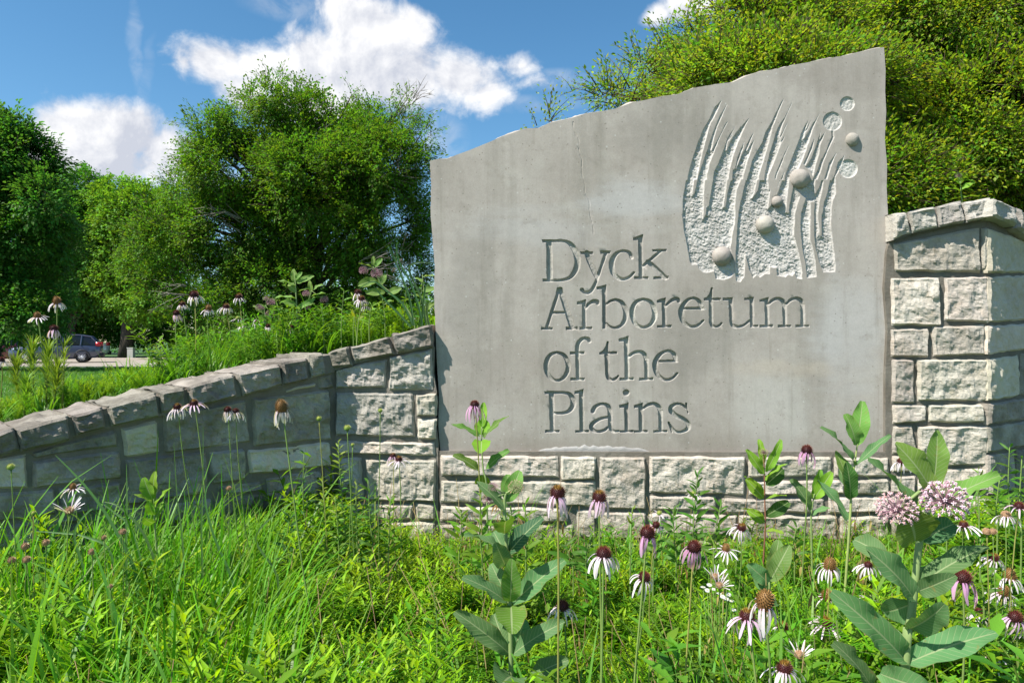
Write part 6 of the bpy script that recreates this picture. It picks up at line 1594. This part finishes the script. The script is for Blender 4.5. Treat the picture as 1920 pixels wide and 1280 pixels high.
milkweed('red stemmed plant with paired oval leaves and a yellow bud before the plinth', 2.75, [(1434, 1010), (1434, 940), (1433, 880), (1432, 855)],
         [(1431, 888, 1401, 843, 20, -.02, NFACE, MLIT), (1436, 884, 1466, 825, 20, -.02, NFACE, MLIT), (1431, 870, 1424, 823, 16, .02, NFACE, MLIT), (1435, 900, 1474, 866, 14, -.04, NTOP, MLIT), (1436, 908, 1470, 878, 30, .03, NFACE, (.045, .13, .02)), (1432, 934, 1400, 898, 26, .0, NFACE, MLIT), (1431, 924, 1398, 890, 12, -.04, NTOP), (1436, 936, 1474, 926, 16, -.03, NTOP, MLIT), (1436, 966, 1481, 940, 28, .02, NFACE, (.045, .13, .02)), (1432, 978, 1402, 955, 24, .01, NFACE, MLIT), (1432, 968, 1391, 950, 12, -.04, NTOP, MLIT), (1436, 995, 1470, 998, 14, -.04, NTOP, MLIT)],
         [(1432, 848, 8, 'green')], sr=.004, col=MLIT, stemcol=(.22, .10, .06))
milkweed('low milkweed with pale leaves between the red stemmed plant and the slab corner', 2.8, [(1521, 985), (1523, 950), (1527, 925)],
         [(1521, 955, 1486, 898, 28, -.01, (.3, -.9, .3)), (1526, 935, 1560, 884, 28, .0, (-.3, -.9, .3), MLIT), (1524, 935, 1540, 880, 24, .03, NFACE, MLIT), (1532, 900, 1594, 972, 24, -.06, (.4, -.7, .5)), (1524, 965, 1555, 950, 18, -.02, NTOP)], sr=.005)
milkweed('small broad leaved milkweed low in front of the right plinth', 2.1, [(1442, 1130), (1442, 1085), (1444, 1060)],
         [(1441, 1092, 1404, 1058, 34, -.02, NFACE), (1444, 1088, 1480, 1022, 40, -.01, (-.3, -.9, .3), (.13, .24, .06)), (1443, 1078, 1462, 1012, 34, .03, NFACE, (.13, .24, .06)), (1442, 1110, 1440, 1128, 44, -.08, NFACE), (1440, 1105, 1415, 1080, 30, .03, NFACE)], sr=.005)
milkweed('small bright plant with rounded leaves standing in the grass before the left wall', 2.35, [(292, 1010), (290, 960), (288, 925)],
         [(286, 935, 268, 896, 26, -.02, NFACE, MLIT), (288, 930, 289, 884, 20, .0, NFACE, MLIT), (285, 945, 252, 924, 14, -.03, NTOP), (290, 950, 318, 912, 14, -.02, NUP, MLIT), (288, 965, 278, 940, 20, -.04, NFACE, MLIT), (288, 980, 270, 972, 22, -.05, NFACE, MLIT), (291, 975, 305, 940, 16, .02, NFACE, MLIT)], sr=.004, col=MLIT)
milkweed('upright milkweed with a leafy tip on the raised bed behind the wall', 4.2, [(558, 600), (556, 570), (554, 530), (553, 512)],
         [(554, 536, 520, 524, 12, -.02, NTOP), (556, 530, 588, 517, 14, .0, NFACE), (553, 530, 550, 504, 14, .0, NFACE), (554, 524, 566, 510, 10, -.02, NFACE), (555, 560, 517, 555, 12, -.02, NTOP), (555, 572, 530, 564, 14, -.03, NFACE), (556, 548, 540, 532, 14, .02, NFACE), (558, 548, 580, 540, 12, .0, NTOP), (557, 580, 590, 560, 12, .02, NFACE)], sr=.005, gz=.9, col=(.17, .31, .06))
milkweed('milkweed with dull pink ball flowers beside the leafy tipped one', 4.3, [(560, 600), (575, 570), (584, 545)],
         [(584, 548, 580, 526, 10, .0, NFACE), (586, 545, 604, 532, 10, .0, NUP), (584, 556, 610, 548, 12, -.02, NTOP), (580, 562, 606, 556, 10, .02, NTOP), (572, 575, 590, 568, 10, .0, NUP), (600, 572, 621, 570, 9, .0, NTOP)],
         [(574, 551, 7, 'pink'), (608, 562, 8, 'faded'), (577, 577, 6, 'faded')], sr=.004, gz=.9, col=(.17, .31, .06))
milkweed('cluster of faded milkweed balls in the middle of the raised bed', 4.2, [(498, 610), (496, 585), (498, 572)],
         [(496, 590, 475, 572, 12, .0, NUP), (500, 586, 525, 580, 12, .0, NTOP), (494, 600, 490, 590, 16, -.03, NFACE), (500, 600, 528, 575, 10, .02, NUP)],
         [(487, 577, 8, 'faded'), (508, 567, 8, 'pink'), (507, 589, 9, 'pink'), (499, 560, 6, 'green')], sr=.004, gz=.9, col=(.17, .31, .06))
milkweed('leaning milkweed with two pink ball flowers just left of the slab', 3.95, [(775, 600), (735, 552), (716, 534), (705, 512), (700, 500)],
         [(702, 504, 673, 492, 11, -.01, NTOP), (703, 500, 716, 484, 11, .0, NFACE), (700, 498, 700, 480, 9, .0, NFACE), (706, 525, 671, 534, 20, -.04, NFACE), (712, 535, 722, 512, 18, .02, NFACE), (722, 548, 685, 548, 16, -.03, NFACE), (728, 550, 752, 540, 16, -.02, NFACE), (738, 565, 695, 572, 14, -.03, NTOP), (745, 568, 772, 560, 14, .0, NTOP)],
         [(682, 508, 9, 'pink'), (706, 514, 11, 'pink')], sr=.005, gz=1.05, col=(.17, .31, .06))
milkweed('leafy milkweed pressed against the left edge of the slab', 3.8, [(800, 600), (796, 560), (792, 515)],
         [(792, 520, 815, 516, 13, .0, NTOP), (792, 545, 818, 540, 14, .0, NFACE), (795, 560, 775, 552, 13, -.02, NTOP), (796, 580, 815, 568, 14, .0, NFACE), (794, 530, 778, 520, 10, .0, NUP)], sr=.004, gz=1.1, col=(.17, .31, .06))
milkweed('milkweed with a pale bud rising over the right wall coping', 4.6, [(1803, 400), (1802, 365), (1800, 340)],
         [(1801, 358, 1770, 352, 16, -.02, NTOP, MLIT), (1803, 356, 1828, 340, 14, .0, NUP, MLIT), (1800, 345, 1796, 322, 12, .0, NFACE, MLIT), (1802, 372, 1774, 376, 16, .0, NTOP, MLIT), (1804, 372, 1836, 366, 16, .0, NTOP, MLIT), (1801, 348, 1785, 336, 10, .0, NUP, MLIT)],
         [(1797, 330, 6, 'faded')], sr=.005, gz=1.55, col=MLIT)

# stalks with narrow leaves
LANCE = []
for k in range(4):
    mb = MB(); leaf(mb, (0, 0, 0), (1, 0, 0), (0, 0, 1), 1.0, random.uniform(.17, .23), 5, random.uniform(.3, .9), .3, lambda t: math.sin(math.pi * min(1, t ** .75 * .97 + .03)) ** .9, (1, 1, 1))
    LANCE.append(mb)


def lance_mesh(k, col):
    mb = LANCE[k]; mb.c = [jit(col, .03)] * len(mb.v)
    return mb.mesh('leaf', M_LEAF)


LMESH = {nm: [lance_mesh(k, jit(c, .12, .06)) for k in range(4)] for nm, c in (('bright', (.15, .30, .022)), ('mid', (.085, .205, .022)), ('deep', (.055, .145, .03)), ('yellow', (.24, .33, .03)))}


def leafy_stalk(label, Y, x0, y0, x1, y1, n, lpx, tone='mid', asc=.55, gz=0.0, whorl=1, group='leafy stalks among the flowers', name='leafy_stalk', top=None, lo=0.0, sc=(.6, .62)):
    n = int(n * 1.35); b = at(x0, y0, Y); t = at(x1, y1, Y); root = tag(empty(name, (b.x, Y + .02, gz)), label, 'plant', group)
    pts = [Vector(q) for q in catmull([root.location, b, b.lerp(t, .5) + Vector((random.uniform(-.01, .01), 0, 0)), t], 4)]
    mb = MB(); tube(mb, pts, [.0038 * (1 - .6 * i / (len(pts) - 1)) for i in range(len(pts))], 6, (.16, .24, .06)); mb.obj('stem', M_STEM, root)
    m = Y / F
    for i in range(n):
        q = lo + (1 - lo) * i / (n - 1); p = b.lerp(t, q)
        for w in range(whorl):
            an = i * 2.39996 + w * 6.283 / whorl + random.uniform(-.3, .3)
            el = asc + .9 * max(0, q - .75) * 3
            d = Vector((math.cos(an), math.sin(an), el)).normalized()
            s = lpx * m * (1.1 - .55 * q ** 2) * random.uniform(.8, 1.15)
            put('leaf', random.choice(LMESH[top if top and q > .7 else tone]), root, p - root.location, frame(d, Vector((random.uniform(-.9, .9), random.uniform(-1.3, .1), .8))), s)
    return root


leafy_stalk('leafy stalk with lance shaped leaves left of the tall milkweed', 2.35, 905, 1075, 902, 925, 18, 46, 'bright', .75)
leafy_stalk('leafy stalk with upright leaves right of the tall milkweed buds', 2.4, 986, 1070, 985, 945, 13, 42, 'bright', .9)
leafy_stalk('short shaded stalk with broad dark leaves behind the lilac pair', 2.6, 1075, 1070, 1060, 1015, 8, 52, 'mid', .5)
leafy_stalk('narrow leaved stalk before the large plinth stone', 2.7, 1301, 1060, 1308, 890, 26, 38, 'mid', .8)
leafy_stalk('narrow leaved stalk right of the spidery white star', 2.6, 1338, 1050, 1352, 945, 20, 38, 'mid', .7)
leafy_stalk('narrow leaved stalk left of the spidery white star', 2.6, 1268, 1060, 1262, 955, 20, 38, 'mid', .7)
leafy_stalk('aster like stalk with spreading leaves before the shaded side of the right wall', 2.7, 1893, 980, 1893, 838, 18, 36, 'mid', .45)
leafy_stalk('stalk with few leaves left of the shaded side wall', 2.7, 1836, 985, 1834, 880, 12, 30, 'bright', .7)
leafy_stalk('tall goldenrod stalk with bushy tip at the wall corner', 2.75, 650, 1040, 634, 830, 40, 26, 'mid', .6, top='yellow')
leafy_stalk('goldenrod stalk leaning left of the corner one', 2.7, 612, 1060, 604, 900, 34, 26, 'mid', .6, top='yellow')
leafy_stalk('goldenrod stalk lower right of the corner one', 2.6, 672, 1070, 668, 905, 34, 26, 'mid', .6, top='yellow')
leafy_stalk('dark leaved stalk in the shade of the wall corner', 2.9, 575, 1020, 570, 850, 22, 26, 'deep', .5)
leafy_stalk('goldenrod stalk with bright tip left of the lone brown flower stalk', 2.6, 636, 1070, 628, 930, 30, 26, 'bright', .6, top='yellow')
leafy_stalk('lush stalk behind the green bud stems', 2.7, 700, 1050, 690, 900, 18, 36, 'mid', .7)
leafy_stalk('leafy stalk before the tall plinth stone, yellowish at its tip', 2.6, 1182, 1060, 1186, 950, 14, 26, 'bright', .8, top='yellow')
leafy_stalk('loose leafy stalk at the right frame edge beside the pink flower', 2.3, 1915, 1030, 1916, 860, 16, 36, 'mid', .6)
leafy_stalk('dark leaved stalk behind the shadowed coneflower', 1.9, 1845, 1150, 1838, 1010, 14, 36, 'mid', .5)
for x, y0, y1, Y, n, lp, tone, lab in ((1225, 1070, 985, 2.5, 18, 36, 'mid', 'leafy stalk behind the little pink coneflower'), (1380, 1075, 1000, 2.5, 16, 34, 'bright', 'leafy stalk between the red stemmed plant and the narrow leaved ones'), (1490, 1060, 985, 2.6, 16, 34, 'mid', 'leafy stalk below the low pale milkweed'),
        (1775, 1040, 905, 2.6, 18, 34, 'bright', 'leafy stalk before the pale right wall behind the pink umbels'), (1870, 1010, 900, 2.5, 18, 34, 'bright', 'leafy stalk in the corner below the shaded side wall'), (860, 1060, 960, 2.6, 18, 40, 'bright', 'lush stalk at the left foot of the slender slab corner milkweed'),
        (955, 1060, 955, 2.5, 16, 42, 'mid', 'leafy stalk directly behind the peach budded milkweed'), (728, 1060, 935, 2.7, 20, 34, 'bright', 'leafy stalk under the open white coneflower'), (540, 1080, 965, 2.6, 20, 34, 'deep', 'dark leafy stalk at the foot of the lone brown flower'), (1100, 1085, 1010, 2.5, 14, 44, 'mid', 'broad leaved stalk between the stems of the lilac pair')):
    leafy_stalk(lab, Y, x, y0, x + 4, y1, n, lp, tone, .7)
leafy_stalk('rank leafy stalk at the bottom edge left of the central milkweed', 2.0, 820, 1230, 812, 1100, 26, 30, 'bright', .6, top='yellow')


def needle_plant(label, Y, x, y_top, hpx, wpx, n=190):
    t = at(x, y_top, Y); gz = ground_z(t.x, Y); root = tag(empty('needle_leaved_plant', (t.x, Y, gz)), label, 'plant', 'needle leaved plants at the left')
    mb = MB(); m = Y / F; b = Vector((t.x + random.uniform(-.02, .02), Y, gz))
    tube(mb, [b, b.lerp(t, .6), t], [.004, .003, .002], 5, (.2, .25, .06)); mb.obj('stem', M_STEM, root)
    mb = MB(); hm = min(hpx * m, (t - b).length)
    for i in range(n):
        q = random.random() ** .7; p = t - (t - b).normalized() * hm * (1 - q); an = i * 2.4
        d = Vector((math.cos(an), math.sin(an), .5 + 1.3 * q)).normalized()
        blade(mb, p, d, wpx * m * random.uniform(.7, 1.15), .0042, .7, 3, jit((.12, .24, .03), .2, .1), jit((.24, .36, .04), .2, .1))
    o = mb.obj('foliage', M_GRASS, root); o['kind'] = 'stuff'


for a in (('needle leaved plant at the far left, low and broad', 3.3, 30, 680, 75, 34), ('tall needle leaved plant in front of the red car', 3.4, 60, 650, 80, 32), ('tall needle leaved plant between the red and grey cars', 3.35, 90, 655, 85, 34),
          ('wispy needle leaved plant in front of the grey car', 3.3, 122, 645, 70, 26, 70), ('short needle leaved plant below the pink coneflower', 3.2, 108, 690, 60, 34), ('short needle leaved plant nearest the coping at the left', 3.1, 50, 715, 50, 30)):
    needle_plant(*a)

for k, (x, y0, y1, Y, n, lp, tone, lab) in enumerate(((640, 625, 545, 4.0, 14, 24, 'bright', 'bushy stalk under the tall milkweed on the raised bed'), (668, 620, 556, 3.9, 14, 22, 'yellow', 'yellow green stalk below the two flowers near the slab'),
        (692, 615, 572, 3.8, 14, 22, 'bright', 'leafy stalk left of the spiderwort'), (722, 612, 560, 3.9, 14, 22, 'mid', 'dull green stalk under the leaning milkweed'), (756, 606, 540, 4.0, 14, 22, 'bright', 'leafy stalk in front of the spiderwort base'),
        (607, 630, 575, 4.0, 12, 22, 'mid', 'short leafy stalk right of the tall raised bed milkweed'), (786, 600, 530, 4.1, 14, 24, 'mid', 'tall leafy stalk behind the slab edge milkweed'), (300, 690, 650, 3.6, 14, 26, 'yellow', 'bright arching leafy stalk at the left end of the raised bed grass'),
        (452, 640, 585, 4.1, 12, 22, 'mid', 'leafy stalk among the middle row of coneflowers'), (525, 630, 570, 4.2, 12, 22, 'bright', 'leafy stalk beside the dull pink milkweed balls'))):
    leafy_stalk(lab, Y, x, y0, x + (-1) ** k * 5, y1, n, lp, tone, .6, gz=ground_z(at(x, y0, Y).x, Y), group='leafy stalks on the raised bed')

# arching blue green spiderwort by the slab
root = tag(empty('spiderwort', (at(768, 600, 3.75).x, 3.75, 1.12)), 'blue green spiderwort with long arching leaves beside the slab edge', 'plant')
for pts in (((776, 610), (768, 560), (752, 515), (735, 475), (727, 460)), ((792, 610), (785, 575), (770, 530), (748, 490), (744, 462), (747, 455)), ((800, 610), (790, 560), (772, 520), (768, 500), (785, 492), (812, 494)), ((775, 610), (755, 570), (725, 545), (700, 528), (670, 543)),
            ((805, 612), (800, 580), (806, 565), (818, 560)), ((770, 612), (745, 585), (720, 560), (700, 535)), ((790, 612), (795, 560), (800, 535), (818, 528))):
    mb = MB(); P = [Vector(q) for q in catmull([at(x, y, 3.75 - .02 * i) for i, (x, y) in enumerate(pts)], 5)]
    V = []
    for i, p in enumerate(P):
        t = i / (len(P) - 1); w = .0048 * (1 - t ** 3) + .001; dd = (P[min(i + 1, len(P) - 1)] - P[max(i - 1, 0)]).normalized(); s = dd.cross(Vector((0, -1, .3))).normalized()
        V += [p + s * w + Vector((0, -.004, 0)), p, p - s * w + Vector((0, -.004, 0))]
    Fc = []
    for i in range(len(P) - 1): k = i * 3; Fc += [(k, k + 3, k + 4, k + 1), (k + 1, k + 4, k + 5, k + 2)]
    mb.add(V, Fc, jit((.10, .20, .085), .12)); mb.obj('leaf', M_LEAF, root)
for x, y in ((752, 488), (738, 508), (729, 546)):
    umbel(root, at(x, y, 3.73), .012, 'green', 26).name = 'bud_cluster'

# long single grass blades that stand out
root = tag(empty('grass_clump', (at(235, 1010, 2.2).x, 2.2, 0)), 'clump of broad blue green grass blades leaning up left across the wall', 'grass')
for pts, wd in ((((255, 1075), (210, 980), (160, 910), (104, 853)), .011), (((238, 1090), (237, 1000), (238, 930), (237, 870)), .008), (((300, 1090), (270, 1000), (225, 950), (195, 940)), .009), (((160, 1080), (140, 1000), (170, 955), (182, 962)), .008), (((210, 1040), (160, 1005), (110, 998), (62, 995)), .007),
                (((345, 1060), (340, 990), (332, 930), (326, 830)), .005), (((380, 1080), (378, 990), (380, 920), (381, 800)), .006), (((270, 1080), (245, 990), (215, 960), (180, 935)), .008), (((440, 1100), (400, 1000), (385, 925), (410, 885)), .008), (((520, 1080), (480, 1010), (520, 960), (560, 935)), .007)):
    mb = MB(); P = [Vector(q) for q in catmull([at(pts[0][0], 1180, 2.2)] + [at(x, y, 2.2 + .01 * i) for i, (x, y) in enumerate(pts)], 5)]; V = []
    for i, p in enumerate(P):
        t = i / (len(P) - 1); w = wd * .5 * (1 - t ** 2.5) + .0006; dd = (P[min(i + 1, len(P) - 1)] - P[max(i - 1, 0)]).normalized(); s = dd.cross(Vector((0, -1, .4))).normalized()
        V += [p + s * w + Vector((0, -w * .4, 0)), p, p - s * w + Vector((0, -w * .4, 0))]
    Fc = []
    for i in range(len(P) - 1): k = i * 3; Fc += [(k, k + 3, k + 4, k + 1), (k + 1, k + 4, k + 5, k + 2)]
    mb.add(V, Fc, jit((.10, .21, .06), .12)); mb.obj('grass_blade', M_GRASS, root)

# white fleabane clusters
mb = MB()
for k in range(22):
    an = k * .2856; leaf(mb, (math.cos(an) * .2, math.sin(an) * .2, 0), (math.cos(an), math.sin(an), .15), (0, 0, 1), .85, .2, 1, .1, 0, lambda t: .8, (.78, .78, .74))
tube(mb, [(0, 0, -.06), (0, 0, .12)], [.32, .2], 8, (.5, .42, .05))
DAISY = mb.mesh('flower_head', M_PETAL)
for lab, Y, spots in (('cluster of tiny white daisy flowers at the bottom edge', 1.9, [(670, 1258), (682, 1240), (692, 1252), (700, 1243), (688, 1265), (664, 1268), (716, 1258), (724, 1250), (735, 1252), (738, 1266), (722, 1264), (655, 1274), (696, 1262), (675, 1248)]),
                      ('cluster of tiny white daisy flowers below the twin half open buds', 2.0, [(1318, 1100), (1330, 1096), (1338, 1104), (1355, 1118), (1362, 1122), (1372, 1126), (1366, 1114), (1376, 1143), (1348, 1112), (1326, 1106)])):
    b = at(sum(s[0] for s in spots) / len(spots), spots[0][1], Y); root = tag(empty('fleabane', (b.x, Y, 0)), lab, 'flower', 'white daisy clusters')
    for x, y in spots:
        c = at(x, y, Y + random.uniform(-.03, .03)); mb = MB(); tube(mb, [root.location + Vector((0, 0, .05)), root.location.lerp(c, .6), c], [.0016, .0014, .001], 4, (.14, .22, .05)); st_ = mb.obj('stem', M_STEM, root)
        put('flower_head', DAISY, st_, c - root.location, frame((1, 0, 0), (random.uniform(-.3, .3), random.uniform(-.7, 0), 1)), .0075)
